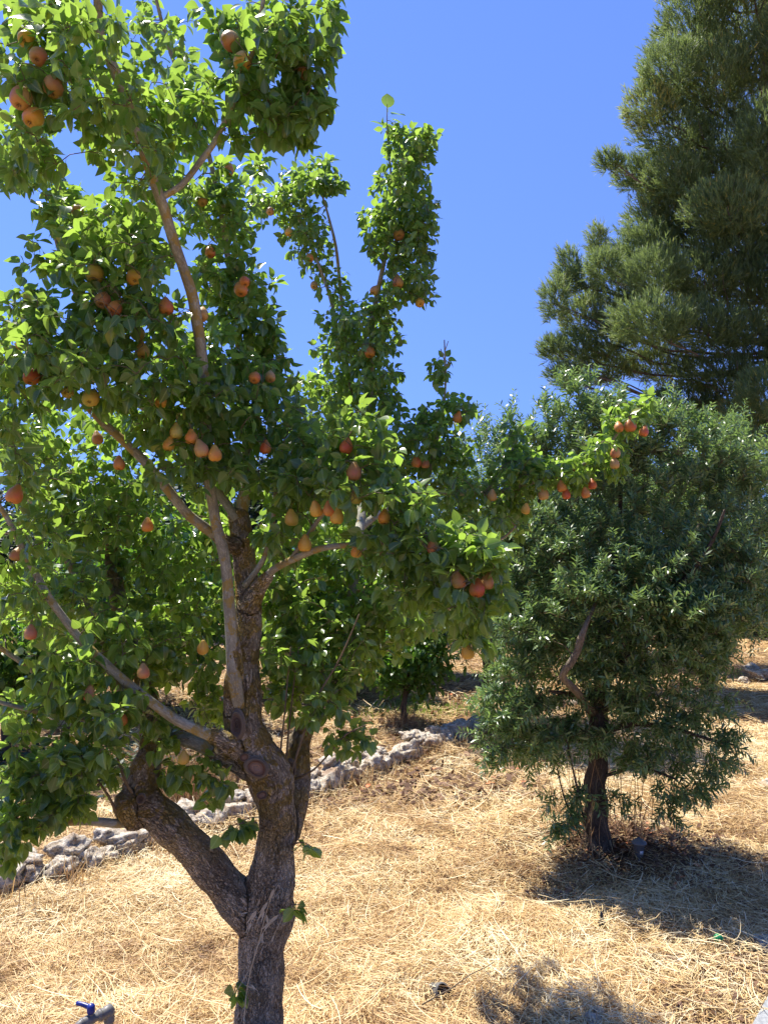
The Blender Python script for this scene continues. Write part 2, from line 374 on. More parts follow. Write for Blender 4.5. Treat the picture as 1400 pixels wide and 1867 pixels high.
# ================================================================== SETTING: ground
def build_ground():
    n = 420
    a = np.linspace(-1, 1, n); xs = np.sinh(a * 6.3) / np.sinh(6.3) * 650
    b = np.linspace(-.55, 1, n); ys = 3.5 + np.sinh(b * 6.3) / np.sinh(6.3) * 900
    X, Y = np.meshgrid(xs, ys, indexing='ij'); Z = gz(X, Y)
    i = np.arange(n - 1)[:, None] * n; j = np.arange(n - 1)[None]
    Fc = np.stack([i + j, i + n + j, i + n + j + 1, i + j + 1], -1).reshape(-1, 4)
    t = NT('dry_soil'); ob = t.coord('Object')
    mp = t.new('ShaderNodeMapping', Vector=ob); mp.inputs['Scale'].default_value = (1, 1, .2)
    big = t.noise(ob, 1.3, 4); med = t.noise(ob, 9, 5, .65); fi = t.noise(ob, 90, 4, .7)
    w2 = t.new('ShaderNodeTexWave', Vector=ob, Scale=26, Distortion=16, Detail=4, i4=1.5)
    c = t.mix(t.ramp(med, [(.35, 0.0), (.65, 1.0)]), (.22, .125, .06), (.40, .26, .13))
    c = t.mix(t.ramp(fi, [(.42, 0.0), (.6, 1.0)]), c, (.54, .38, .19))
    c = t.mix(t.math('MULTIPLY', t.ramp(big, [(.5, 0.0), (.7, 1.0)]), .45), c, (.30, .15, .08))
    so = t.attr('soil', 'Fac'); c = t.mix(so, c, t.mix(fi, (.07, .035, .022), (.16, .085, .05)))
    h = t.math('ADD', t.math('MULTIPLY', fi, .6), med)
    b_ = t.bsdf(c, .95, t.bump(h, .03), .05); m = t.done(b_)
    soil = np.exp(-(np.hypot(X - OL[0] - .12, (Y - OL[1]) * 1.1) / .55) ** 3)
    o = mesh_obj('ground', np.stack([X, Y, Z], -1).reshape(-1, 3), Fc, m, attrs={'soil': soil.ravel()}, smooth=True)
    tag(o, 'dry earth under mown straw running back to the far trees', 'ground', kind='structure')
build_ground()

def straw_mat():
    t = NT('straw'); v = t.attr('var', 'Fac')
    c = t.ramp(v, [(0, (.17, .09, .045)), (.18, (.38, .22, .10)), (.42, (.62, .42, .185)), (.75, (.78, .60, .30)), (1, (.90, .79, .52))])
    b = t.bsdf(c, .55, spec=.35); tr = t.new('ShaderNodeBsdfTranslucent'); t.put(tr, 'Color', c)
    mx = t.new('ShaderNodeMixShader', Fac=.18); t.l.new(b.outputs[0], mx.inputs[1]); t.l.new(tr.outputs[0], mx.inputs[2]); return t.done(mx)
M_straw = straw_mat()
def ribbons(P, az, tilt, L, W, bend, segs=3):
    """thin bent stalks; P is the middle of each, az and tilt give its lie"""
    n = len(P); s = np.linspace(-.5, .5, segs + 1)
    D = np.stack([np.cos(az) * np.cos(tilt), np.sin(az) * np.cos(tilt), np.sin(tilt)], -1)
    Sd = np.stack([-np.sin(az), np.cos(az), np.zeros(n)], -1); Sd = norm(Sd + np.array([0, 0, 1.0]) * rng.normal(0, .5, n)[:, None])
    Up = np.cross(Sd, D)
    c = P[:, None] + D[:, None] * (s[None, :, None] * L[:, None, None]) + Sd[:, None] * (bend[:, None, None] * L[:, None, None] * (s[None, :, None] ** 2)) - Up[:, None] * (np.abs(bend)[:, None, None] * .5 * L[:, None, None] * s[None, :, None] ** 2)
    wv = W[:, None, None] * np.array([.8] + [1] * (segs - 1) + [.5])[None, :, None] * .5
    V = np.stack([c - Sd[:, None] * wv, c + Sd[:, None] * wv], 2)
    k = (segs + 1) * 2; b = (np.arange(n) * k)[:, None]
    j = np.arange(segs)[None] * 2
    Fc = np.stack([b + j, b + j + 1, b + j + 3, b + j + 2], -1).reshape(-1, 4)
    return V.reshape(-1, 3), Fc, k
def scatter_px(n, y0, y1, pw=1.0, xr=(-150, 1550)):
    """ground points spread evenly over a strip of the photograph, widened past its edges"""
    y = rng.uniform(y0, y1, n); x = rng.uniform(*xr, n)
    a = (x - CX) / F; c = (CY - y) / F; Y = math.cos(PITCH) - c * math.sin(PITCH); Z = math.sin(PITCH) + c * math.cos(PITCH)
    t = -CAMZ / Z; return a * t, Y * t
def uniform_xy(n, x0, x1, y0, y1): return rng.uniform(x0, x1, n), rng.uniform(y0, y1, n)
def build_straw():
    VS = []; FS = []; VA = []; off = 0
    def put(x, y, L, W, zr=(0, .03), ts=.16, bend=.25, bright=0.0, segs=2):
        nonlocal off
        n = len(x); soil = np.exp(-(np.hypot(x - OL[0] - .1, y - OL[1]) / .48) ** 4)
        thin = np.clip(.50 + 1.1 * (vn(x, y, 1.7, 31) * .5 + vn(x, y, 6.5, 33) * .5), .25, 1)
        k = (rng.random(n) > soil * .86) & (rng.random(n) < thin) & (np.abs(wall_side(x, y) - .05) > .075); x, y, L, W = x[k], y[k], L[k], W[k]; n = len(x)
        az = vn(x, y, 1.6, 7) * 9 + vn(x, y, 4.5, 9) * 3 + rng.normal(0, .9, n) 
        heap = vn(x, y, 3.2, 21); z = gz(x, y) + rng.uniform(zr[0], zr[1], n) * (.4 + 1.6 * heap) + L * .03
        tl = rng.normal(0, ts, n)
        V, Fc, kk = ribbons(np.stack([x, y, z], -1), az, tl, L, W, rng.normal(0, bend, n), segs)
        beyond = wall_side(x, y) > .05
        ton = .34 * (vn(x, y, 1.1, 2) - .5) + .55 * (vn(x, y, 5, 12) - .5) + .3 * (vn(x, y, 14, 17) - .5)
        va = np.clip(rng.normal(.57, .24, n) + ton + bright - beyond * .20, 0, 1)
        VS.append(V); FS.append(Fc + off); VA.append(np.repeat(va, kk)); off += len(V)
    # near field, denser close by; extends past the frame on both sides
    for (y0, y1, den, l0, l1, w0, w1) in [(1.9, 4.3, 13000, .02, .085, .0014, .0030), (4.3, 7.0, 6000, .035, .11, .0022, .0042), (7.0, 12.5, 2000, .05, .15, .0045, .008), (12.5, 24, 260, .12, .35, .012, .022)]:
        hw = y1 * .62 + .5; n = int((y1 - y0) * 2 * hw * den); x, y = uniform_xy(n, -hw, hw, y0, y1)
        put(x, y, rng.uniform(l0, l1, n), rng.uniform(w0, w1, n), (0, .035), .2)
    for (y0, y1, den, l0, l1, w0, w1) in [(1.9, 4.3, 300, .08, .26, .0014, .0028), (4.3, 7.5, 120, .12, .36, .0022, .0045), (7.5, 12.5, 40, .2, .4, .005, .008)]:
        hw = y1 * .62 + .5; n = int((y1 - y0) * 2 * hw * den); x, y = uniform_xy(n, -hw, hw, y0, y1)
        put(x, y, rng.uniform(l0, l1, n), rng.uniform(w0, w1, n), (.02, .055), .10, .3, .14, 4)
    # short upright stubble
    for (y0, y1, den) in [(1.9, 4.3, 420), (4.3, 8, 140)]:
        hw = y1 * .62 + .5; n = int((y1 - y0) * 2 * hw * den); x, y = uniform_xy(n, -hw, hw, y0, y1)
        put(x, y, rng.uniform(.04, .09, n), rng.uniform(.0025, .0045, n), (.01, .03), .8, .2, -.05)
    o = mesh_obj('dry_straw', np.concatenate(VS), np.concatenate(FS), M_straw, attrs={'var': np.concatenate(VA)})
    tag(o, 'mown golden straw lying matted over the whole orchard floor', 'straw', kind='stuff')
build_straw()

def upright_tufts(name, spots, label, cat, mat, kind='stuff', h=(.08, .25), per=26, spread=.09, w_=(.0022, .004), lean=.45, var=(.4, .2)):
    P = []; 
    for (x, y) in spots:
        for _ in range(per): P.append((x + random.gauss(0, spread), y + random.gauss(0, spread)))
    P = np.array(P); n = len(P); L = rng.uniform(*h, n); az = rng.uniform(0, 6.28, n); tl = np.clip(1.45 - np.abs(rng.normal(0, lean, n)), .1, 1.5)
    z = gz(P[:, 0], P[:, 1]) + L * .5 * np.sin(tl)
    V, Fc, k = ribbons(np.stack([P[:, 0], P[:, 1], z], -1), az, tl, L, rng.uniform(*w_, n), rng.normal(0, .35, n), 3)
    o = mesh_obj(name, V, Fc, mat, attrs={'var': np.repeat(np.clip(rng.normal(*var, n), 0, 1), k)}); return tag(o, label, cat, kind=kind)
sp = []
for i in range(len(WALL) - 1):
    L = np.linalg.norm(WALL[i + 1] - WALL[i])
    for k in range(int(L / .11)):
        q = WALL[i] + (WALL[i + 1] - WALL[i]) * random.random(); sp.append((q[0] + random.gauss(.02, .05), q[1] - random.uniform(.02, .2)))
upright_tufts('dry_grass', sp, 'dry brown grass growing up along the foot of the stone wall', 'grass', M_straw, h=(.05, .19), per=26, var=(.42, .22), w_=(.003, .005))
sp = [(OL[0] + random.gauss(-.05, .13), OL[1] + random.gauss(-.02, .08)) for _ in range(22)]
upright_tufts('dry_weeds', sp, 'tall dead weeds tangled round the foot of the front olive trunk', 'weeds', M_straw, h=(.15, .55), per=7, spread=.05, var=(.22, .14), w_=(.003, .005), lean=.35)
sp = [gp(random.gauss(735, 48), random.gauss(1298, 9))[:2] for _ in range(90)] + [gp(random.gauss(230, 110), random.gauss(1440, 22))[:2] for _ in range(60)] + [gp(random.gauss(850, 40), random.gauss(1290, 9))[:2] for _ in range(12)]
M_grass = leaf_mat('fresh_grass', (.10, .15, .03), (.20, .26, .06), (.14, .2, .05), (.3, .45, .06), tf=.3, rough=.6)
upright_tufts('green_grass', sp, 'fresh green grass in patches on the ground behind the stone wall', 'grass', M_grass, h=(.03, .08), per=22, spread=.09, w_=(.005, .009))

# dead leaves under the olive
def litter(name, n, cfun, label, size=(.03, .06)):
    P = []; 
    while len(P) < n:
        x, y = cfun(); P.append((x, y, float(gz(x, y)) + random.uniform(.01, .035)))
    P = np.array(P); T = np.stack([rng.normal(0, 1, n), rng.normal(0, 1, n), rng.normal(0, .25, n)], -1); N = np.stack([rng.normal(0, .35, n), rng.normal(0, .35, n), np.ones(n)], -1)
    o = make_leaves(name, BROADLEAF, P, T, N, rng.uniform(*size, n), M_litter, None, curl=(-.3, .5)); tag(o, label, 'leaf litter', kind='stuff')
M_litter = leaf_mat('dead_leaf', (.07, .035, .02), (.26, .16, .10), (.2, .13, .08), (.2, .1, .04), tf=.1, rough=.8, spec=.2)
litter('leaf_litter', 4200, lambda: ((OL[0] + .25 + random.gauss(0, .5), OL[1] - .1 + random.gauss(0, .3)) if random.random() < .55 else (random.uniform(1.0, 2.3), random.uniform(2.4, 3.3))), 'brown dead leaves scattered over soil beneath the front olive tree', (.02, .045))
litter('orchard_litter', 6000, lambda: (lambda g: (g[0], g[1]))(gp(random.uniform(-150, 1000), random.uniform(1235, 1470))) , 'orange brown leaf litter on the ground beyond the stone wall', (.05, .09)) if True else None

# ================================================================== stones
M_stone = None
def stone_mat():
    t = NT('limestone'); ob = t.coord('Object'); n = t.noise(ob, 22, 8, .7); f = t.noise(ob, 110, 5, .7); g = t.noise(ob, 9, 4)
    c = t.mix(t.ramp(n, [(.36, 0.0), (.60, 1.0)]), (.38, .29, .19), (.82, .74, .60))
    c = t.mix(t.ramp(g, [(.52, 0.0), (.66, .75)]), c, (.32, .19, .11))
    c = t.mix(t.ramp(t.noise(ob, 42, 6, .75), [(.54, 0.0), (.60, .75)]), c, (.07, .065, .06))
    h = t.math('ADD', n, t.math('MULTIPLY', f, .35)); return t.done(t.bsdf(c, .9, t.bump(h, .03), .15))
M_stone = stone_mat()
import bmesh
_bm = bmesh.new(); bmesh.ops.create_icosphere(_bm, subdivisions=4, radius=1); ICO = np.array([v.co[:] for v in _bm.verts]); ICOF = np.array([[v.index for v in f.verts] for f in _bm.faces]); _bm.free()
def rock(name, c, size, mat=None, parent=None, rz=None, facets=24):
    v = norm(ICO.copy()); nrm = norm(rng.normal(0, 1, (facets, 3))); dist = rng.uniform(.55, 1.0, facets)
    dots = v @ nrm.T; r = np.min(np.where(dots > .05, dist[None] / np.maximum(dots, .05), 9), axis=1); r = np.minimum(r, 1.25)
    o_ = random.random() * 50
    nz = vn(v[:, 0] * 2 + o_, v[:, 1] * 2 + v[:, 2] * 1.7, 1.3) - .5; n2 = vn(v[:, 0] * 5 + o_, v[:, 1] * 5 - v[:, 2] * 6, 1.3) - .5
    n3 = vn(v[:, 0] * 13 + v[:, 2] * 9 + o_, v[:, 1] * 13 - v[:, 2] * 8, 1.0) - .5
    v = v * (r * (1 + .36 * nz + .24 * n2 + .13 * n3))[:, None]
    a = random.random() * 6.28 if rz is None else rz
    v = v * np.array(size); x = v[:, 0] * math.cos(a) - v[:, 1] * math.sin(a); y = v[:, 0] * math.sin(a) + v[:, 1] * math.cos(a)
    V = np.stack([x + c[0], y + c[1], v[:, 2] + c[2]], -1)
    o = mesh_obj(name, V, ICOF, mat or M_stone, smooth=True)
    o.data.polygons.foreach_set('use_smooth', np.zeros(len(ICOF), bool)) if False else None
    if parent: under(o, parent)
    return o
wallroot = empty('stone_wall', (*WALL[5], 0), 'low rough wall of pale limestone rubble crossing the straw behind the pear trunk', 'wall')
WL = WALL[1:13]; segs = np.linalg.norm(np.diff(WL, axis=0), axis=1); cum = np.concatenate([[0], np.cumsum(segs)]); s = 0.0; nst = 0
while s < cum[-1] and nst < 99:
    i = min(int(np.searchsorted(cum, s, 'right') - 1), len(WL) - 2); f_ = (s - cum[i]) / segs[i]; q = WL[i] * (1 - f_) + WL[i + 1] * f_
    dirv = WL[i + 1] - WL[i]; ang = math.atan2(dirv[1], dirv[0]); u_ = dirv / segs[i]; qn = np.array([-u_[1], u_[0]])
    big = random.uniform(.08, .125) * (.85 if s < 1.8 else 1); hh = big * random.uniform(.62, .9)
    p2 = q + qn * random.uniform(0, .04); rock('stone', (p2[0], p2[1], float(gz(*p2)) + hh * .55), (big * 1.12, big * random.uniform(.8, 1.0), hh * 1.12), parent=wallroot, rz=ang + random.gauss(0, .4)); nst += 1
    if nst < 99:
        b2 = random.uniform(.07, .115); p3 = q + qn * random.uniform(.02, .14) + u_ * random.uniform(-.05, .09)
        rock('stone', (p3[0], p3[1], float(gz(*p3)) + hh * random.uniform(1.05, 1.5)), (b2 * 1.15, b2, b2 * .62), parent=wallroot, rz=ang + random.gauss(0, .6)); nst += 1
    s += max(big * random.uniform(1.35, 1.6), cum[-1] / 49.0)
print('stones', nst, cum[-1])
for (x, y, sz, lab) in [(1384, 1240, .13, 'white limestone rock lying on the far straw at the right edge'), (1356, 1246, .08, 'smaller pinkish stone left of the white rock on the far straw'), (1372, 1226, .10, 'pale stone at the back of the small far rubble heap'),
                        (1396, 1437, .06, 'small white stone on the straw right of the olive tree'), (1088, 1852, .022, 'small pale pebble in the shaded straw at the bottom of the picture'), (1082, 1868, .035, 'brown rounded stone at the bottom edge below a pale pebble')]:
    g = gp(x, y); z = float(gz(g[0], g[1])); tag(rock('loose_stone', (g[0], g[1], z + sz * .45), (sz * 1.2, sz, sz * .75)), lab, 'stone')

# ================================================================== front pear tree
BASE = gp(474, 1903)
pear = empty('pear_tree', (BASE[0], BASE[1], 0), 'gnarled pear tree in the foreground with forked lichened trunk and many russet pears', 'tree')
trunk_pts = [(474, 1960, 2.60, 118), (474, 1900, 2.60, 98), (475, 1850, 2.60, 84), (477, 1780, 2.60, 82), (478, 1720, 2.60, 88), (486, 1665, 2.60, 100), (492, 1620, 2.60, 88), (500, 1560, 2.60, 80), (507, 1500, 2.60, 76), (503, 1450, 2.58, 78), (490, 1410, 2.57, 84), (466, 1370, 2.56, 84), (448, 1330, 2.56, 72), (446, 1285, 2.57, 68), (448, 1240, 2.58, 60), (450, 1180, 2.6, 52), (452, 1100, 2.62, 48), (450, 1040, 2.62, 44), (442, 985, 2.62, 40), (432, 935, 2.62, 34)]
left_pts = [(478, 1690, 2.60, 72), (445, 1655, 2.60, 76), (405, 1605, 2.58, 70), (345, 1540, 2.55, 64), (292, 1492, 2.54, 64), (255, 1462, 2.54, 70), (262, 1420, 2.56, 58), (277, 1375, 2.58, 44), (277, 1320, 2.62, 42), (268, 1260, 2.68, 36), (240, 1180, 2.76, 30), (215, 1080, 2.85, 25), (205, 990, 2.92, 20)]
right_pts = [(512, 1525, 2.64, 60), (530, 1478, 2.68, 54), (540, 1430, 2.72, 46), (545, 1380, 2.76, 42), (556, 1330, 2.82, 38), (585, 1270, 2.92, 30), (615, 1190, 3.02, 26), (640, 1100, 3.1, 22), (650, 1000, 3.15, 18)]
knob = [(252, 1485, 2.53, 60), (238, 1462, 2.52, 62), (236, 1445, 2.52, 36)]
T_parts = []
ta = Acc(); CH = []
collars = [[(440, 1310, 2.56, 56), (432, 1270, 2.53, 44), (427, 1225, 2.50, 33), (424, 1175, 2.49, 25), (421, 1130, 2.485, 18)], [(455, 1380, 2.55, 56), (435, 1368, 2.52, 42), (408, 1351, 2.48, 30), (380, 1339, 2.46, 22)],
 [(455, 1400, 2.57, 60), (425, 1387, 2.58, 46), (395, 1373, 2.59, 34), (365, 1358, 2.61, 24)], [(440, 1000, 2.61, 40), (415, 990, 2.56, 30), (392, 975, 2.53, 20)], [(452, 1100, 2.6, 40), (470, 1068, 2.56, 26), (490, 1047, 2.52, 16)], [(268, 1480, 2.54, 44), (248, 1496, 2.52, 28), (225, 1500, 2.5, 18)]]
for k, pts_ in enumerate([trunk_pts, left_pts, right_pts, knob] + collars):
    P, r = smooth_line([pt(a, b, d) for a, b, d, w_ in pts_], [mw(w_, d) / 2 * .95 for a, b, d, w_ in pts_], .025)
    P = P + np.stack([vn(np.arange(len(P)) * .22, q * 9.0 + k * 3, 1) - .5 for q in range(3)], -1) * .012
    r = r * (1 + .10 * (vn(np.arange(len(P)) * .35, k * 7.0, 1) - .5) * 2); tube(ta, P, r, 20, .05); CH.append((P, r))
tmp = ta.build('tmp', M_bark)
md = tmp.modifiers.new('r', 'REMESH'); md.mode = 'VOXEL'; md.voxel_size = .0055
sm = tmp.modifiers.new('s', 'SMOOTH'); sm.iterations = 4
dg = bpy.context.evaluated_depsgraph_get(); me = bpy.data.meshes.new_from_object(tmp.evaluated_get(dg)); bpy.data.objects.remove(tmp)
nv = len(me.vertices); co = np.zeros(nv * 3, np.float32); me.vertices.foreach_get('co', co); co = co.reshape(-1, 3).astype(float)
CP = np.concatenate([c[0] for c in CH]); fr = [frames(c[0]) for c in CH]
CS = np.concatenate([np.concatenate([[0], np.cumsum(np.linalg.norm(np.diff(c[0], axis=0), axis=1))]) + 5 * i for i, c in enumerate(CH)])
CT = np.concatenate([f[0] for f in fr]); CU = np.concatenate([f[1] for f in fr]); CW = np.concatenate([f[2] for f in fr]); CR = np.concatenate([c[1] for c in CH])
bk = np.zeros((nv, 3))
for a in range(0, nv, 20000):
    c = co[a:a + 20000]; d2 = ((c[:, None] - CP[None]) ** 2).sum(-1) - (CR ** 2)[None]; j = d2.argmin(1); off = c - CP[j]
    bk[a:a + 20000] = np.stack([(off * CU[j]).sum(1), (off * CW[j]).sum(1), (CS[j] + (off * CT[j]).sum(1)) * .33], -1)
# lumpy growth, burls
lump = (vn(bk[:, 0] * 9 + bk[:, 2] * 11, bk[:, 1] * 9, 1.0, 2) - .5) * .016
me.update(); nr = np.zeros(nv * 3, np.float32)
try: me.vertex_normals.foreach_get('vector', nr)
except Exception: pass
co2 = co + nr.reshape(-1, 3) * lump[:, None]; me.vertices.foreach_set('co', co2.astype(np.float32).ravel())
at = me.attributes.get('bk') or me.attributes.new('bk', 'FLOAT_VECTOR', 'POINT'); at.data.foreach_set('vector', bk.astype(np.float32).ravel())
me.materials.clear(); me.materials.append(M_bark); me.polygons.foreach_set('use_smooth', np.ones(len(me.polygons), bool)); me.update()
trunk = bpy.data.objects.new('trunk', me); COL.objects.link(trunk); under(trunk, pear)
skP = [CP]; skR = [CR]
LIMBS = {
 'upper': [(436, 1290, 2.52, 30), (428, 1240, 2.49, 34), (424, 1170, 2.49, 30), (418, 1090, 2.48, 28), (408, 1010, 2.47, 27), (394, 950, 2.46, 27), (382, 880, 2.44, 27), (376, 780, 2.40, 27), (372, 680, 2.34, 27), (362, 600, 2.28, 28), (347, 530, 2.23, 27), (322, 450, 2.17, 26), (300, 385, 2.12, 27), (280, 330, 2.07, 25), (262, 280, 2.03, 24), (240, 210, 1.98, 25), (212, 130, 1.92, 24), (185, 60, 1.87, 23), (180, -30, 1.8, 22), (170, -160, 1.7, 18)],
 'fork': [(290, 362, 2.10, 18), (330, 338, 2.10, 16), (370, 290, 2.10, 15), (400, 245, 2.10, 14), (440, 150, 2.08, 13), (470, 60, 2.06, 12), (490, -60, 2.0, 10)],
 'left_up': [(235, 200, 1.98, 16), (200, 120, 1.95, 14), (150, 30, 1.88, 14), (110, -50, 1.8, 12)],
 'front': [(445, 1375, 2.52, 34), (410, 1352, 2.48, 30), (350, 1327, 2.44, 27), (300, 1297, 2.41, 25), (240, 1252, 2.38, 24), (190, 1208, 2.36, 22), (135, 1152, 2.33, 20), (95, 1095, 2.31, 19), (62, 1040, 2.30, 17), (35, 985, 2.28, 15), (5, 930, 2.25, 13), (-60, 850, 2.2, 10)],
 'second': [(450, 1400, 2.58, 44), (410, 1380, 2.58, 38), (350, 1352, 2.62, 34), (295, 1332, 2.66, 30), (230, 1270, 2.72, 26), (185, 1180, 2.76, 25), (160, 1090, 2.8, 24), (135, 1040, 2.82, 22), (95, 970, 2.84, 18), (40, 890, 2.86, 14), (-30, 800, 2.85, 10)],
 'low': [(262, 1495, 2.53, 26), (220, 1500, 2.50, 22), (160, 1498, 2.45, 19), (90, 1500, 2.4, 15), (30, 1495, 2.35, 12), (-60, 1480, 2.28, 8)],
 'cross': [(425, 1000, 2.58, 26), (385, 970, 2.52, 25), (345, 940, 2.48, 24), (305, 890, 2.46, 24), (262, 840, 2.44, 23), (215, 795, 2.42, 21), (170, 752, 2.40, 18), (120, 700, 2.36, 14), (60, 640, 2.3, 11), (0, 600, 2.25, 8)],
 'inner': [(432, 950, 2.6, 24), (400, 900, 2.62, 22), (350, 840, 2.64, 20), (290, 775, 2.66, 19), (235, 710, 2.66, 18), (190, 640, 2.66, 15), (140, 540, 2.62, 12), (100, 420, 2.58, 10), (110, 340, 2.55, 10), (60, 260, 2.5, 9), (-10, 190, 2.4, 7)],
 'leader': [(436, 950, 2.62, 34), (452, 860, 2.66, 28), (448, 760, 2.7, 24), (440, 660, 2.74, 21), (430, 560, 2.76, 18), (416, 470, 2.76, 15), (404, 390, 2.75, 13), (385, 300, 2.72, 12), (360, 210, 2.68, 11), (320, 120, 2.62, 10), (290, 20, 2.55, 9), (270, -80, 2.5, 7)],
 'right': [(455, 1090, 2.6, 26), (492, 1045, 2.52, 19), (545, 1015, 2.44, 17), (600, 998, 2.38, 15), (670, 992, 2.32, 15), (740, 990, 2.27, 13), (800, 1000, 2.24, 11), (850, 1020, 2.2, 9)],
 'right_up': [(530, 1020, 2.46, 12), (580, 950, 2.42, 11), (630, 880, 2.38, 10), (660, 810, 2.36, 8), (680, 770, 2.34, 6)],
 'centre': [(446, 1070, 2.58, 18), (480, 1020, 2.56, 13), (497, 960, 2.56, 12), (505, 880, 2.58, 10), (520, 800, 2.6, 8)],
 'side': [(640, 1090, 3.08, 18), (690, 1065, 2.95, 16), (745, 1068, 2.8, 14), (800, 1090, 2.65, 11), (840, 1140, 2.55, 8)],
 'edge': [(220, 1295, 2.66, 12), (130, 1270, 2.55, 13), (60, 1222, 2.45, 14), (0, 1180, 2.38, 12), (-70, 1140, 2.3, 9)],
 'edge_low': [(225, 1330, 2.62, 10), (150, 1310, 2.5, 12), (70, 1298, 2.45, 12), (0, 1280, 2.4, 10), (-60, 1262, 2.35, 8)],
}
for k_, pts_ in LIMBS.items():
    a = Acc(); P, r = limb(a, pts_, None, 12, .03, .07); b_ = a.build('branch', M_limb); under(b_, pear)
    skP.append(P); skR.append(r)
# thin suckers standing in the fork
for pts_ in ([(508, 1440, 2.62, 5), (512, 1370, 2.6, 5), (520, 1290, 2.6, 4), (530, 1180, 2.6, 3)], [(516, 1440, 2.63, 5), (524, 1360, 2.63, 5), (532, 1280, 2.63, 4), (545, 1180, 2.64, 3)],
             [(524, 1430, 2.6, 6), (550, 1350, 2.58, 6), (580, 1270, 2.57, 5), (620, 1200, 2.56, 4), (655, 1120, 2.55, 3)],
             [(245, 1450, 2.5, 8), (228, 1420, 2.47, 7), (212, 1370, 2.45, 5), (205, 1330, 2.44, 4)], [(222, 1500, 2.5, 8), (198, 1450, 2.45, 7), (168, 1410, 2.4, 5), (150, 1380, 2.4, 3)],
             [(538, 1420, 2.66, 6), (570, 1405, 2.58, 5), (600, 1375, 2.54, 4), (630, 1340, 2.52, 4), (668, 1322, 2.5, 3)]):
    a = Acc(); P, r = limb(a, pts_, None, 7, .03, .05); b_ = a.build('sucker', M_twig); under(b_, pear); skP.append(P); skR.append(r)
skP = np.concatenate(skP); skR = np.concatenate(skR)

# visible fruit: (px, py, width px, kind, distance)   kind r red, o orange, g yellow green, p pinkish brown
FRUIT = [(420, 75, 40, 'p', 2.05), (443, 112, 40, 'o', 2.03), (552, 131, 26, 'p', 2.1), (50, 72, 32, 'o', 1.9), (72, 102, 40, 'p', 1.86), (98, 157, 44, 'p', 1.86), (39, 178, 48, 'p', 1.84), (62, 214, 44, 'o', 1.85), (150, 105, 28, 'p', 1.95), (295, 45, 24, 'p', 2.5),
 (417, 311, 19, 'r', 2.65), (369, 366, 20, 'p', 2.65), (386, 368, 16, 'o', 2.66), (142, 384, 22, 'p', 2.3), (384, 460, 20, 'r', 2.65), (373, 450, 20, 'p', 2.68), (446, 513, 21, 'r', 2.55), (440, 527, 26, 'r', 2.56), (422, 528, 22, 'p', 2.58),
 (173, 500, 33, 'g', 2.2), (245, 506, 30, 'o', 2.2), (117, 488, 24, 'g', 2.25), (200, 512, 26, 'p', 2.25), (189, 547, 30, 'p', 2.2), (211, 562, 26, 'r', 2.18), (262, 535, 22, 'o', 2.3), (304, 560, 28, 'r', 2.22), (368, 574, 26, 'p', 2.35), (252, 608, 26, 'g', 2.3), (260, 640, 28, 'g', 2.28), (264, 655, 22, 'o', 2.28), (41, 627, 18, 'o', 2.3), (58, 686, 32, 'r', 2.2), (60, 708, 28, 'g', 2.22), (166, 725, 32, 'g', 2.2), (124, 715, 22, 'g', 2.25), (130, 696, 20, 'g', 2.3),
 (294, 733, 22, 'o', 2.3), (465, 688, 22, 'r', 2.4), (450, 672, 18, 'g', 2.4), (493, 687, 18, 'p', 2.5), (493, 600, 18, 'p', 2.5), (336, 768, 22, 'g', 2.3), (322, 788, 24, 'g', 2.3), (349, 798, 24, 'o', 2.28), (308, 811, 22, 'o', 2.3), (368, 820, 27, 'p', 2.26), (392, 829, 25, 'o', 2.26), (484, 817, 20, 'r', 2.45), (524, 816, 18, 'p', 2.5), (218, 846, 22, 'r', 2.3), (27, 903, 30, 'r', 2.15), (345, 886, 18, 'g', 2.4), (269, 959, 22, 'o', 2.4), (178, 800, 20, 'p', 2.5), (124, 796, 20, 'o', 2.6), (108, 790, 18, 'p', 2.6),
 (631, 815, 26, 'r', 2.3), (645, 862, 29, 'p', 2.24), (650, 908, 22, 'g', 2.3), (532, 946, 26, 'g', 2.4), (577, 930, 26, 'o', 2.3), (601, 930, 25, 'r', 2.28), (615, 943, 26, 'o', 2.28), (590, 940, 18, 'r', 2.3), (700, 944, 24, 'o', 2.25), (721, 938, 18, 'p', 2.25), (556, 993, 26, 'o', 2.4), (545, 1002, 22, 'g', 2.4), (650, 1006, 20, 'o', 2.35), (665, 996, 20, 'o', 2.35), (789, 998, 21, 'p', 2.2), (836, 1060, 27, 'p', 2.15), (870, 1074, 29, 'r', 2.14), (888, 1062, 26, 'p', 2.16), (853, 1190, 24, 'o', 2.3), (855, 1196, 18, 'g', 2.34),
 (57, 1155, 21, 'p', 2.25), (30, 1012, 18, 'p', 2.3), (48, 975, 22, 'g', 2.4), (370, 1182, 22, 'o', 2.5), (262, 1226, 23, 'p', 2.3), (129, 1225, 18, 'o', 2.35), (163, 1266, 20, 'p', 2.28), (222, 1312, 12, 'r', 2.4), (335, 1383, 18, 'g', 2.45), (238, 1330, 16, 'g', 2.45), (10, 1010, 20, 'g', 2.3)]
DROP = {(295, 45), (150, 105), (386, 368), (422, 528), (117, 488), (262, 535), (130, 696), (450, 672), (493, 600), (345, 886), (108, 790), (124, 796), (590, 940), (545, 1002), (10, 1010), (238, 1330), (129, 1225), (665, 996), (721, 938), (60, 708), (336, 768), (264, 655), (200, 512), (48, 975), (855, 1196), (373, 450), (524, 816)}
FRUIT = [(f_[0], f_[1], f_[2] * (.86 if f_[2] > 36 else .97), *f_[3:]) for f_ in FRUIT if (f_[0], f_[1]) not in DROP]
for x, y, w_, k_, d in FRUIT: KEEP.append((x, y, w_ * .82, d + .03, .95))
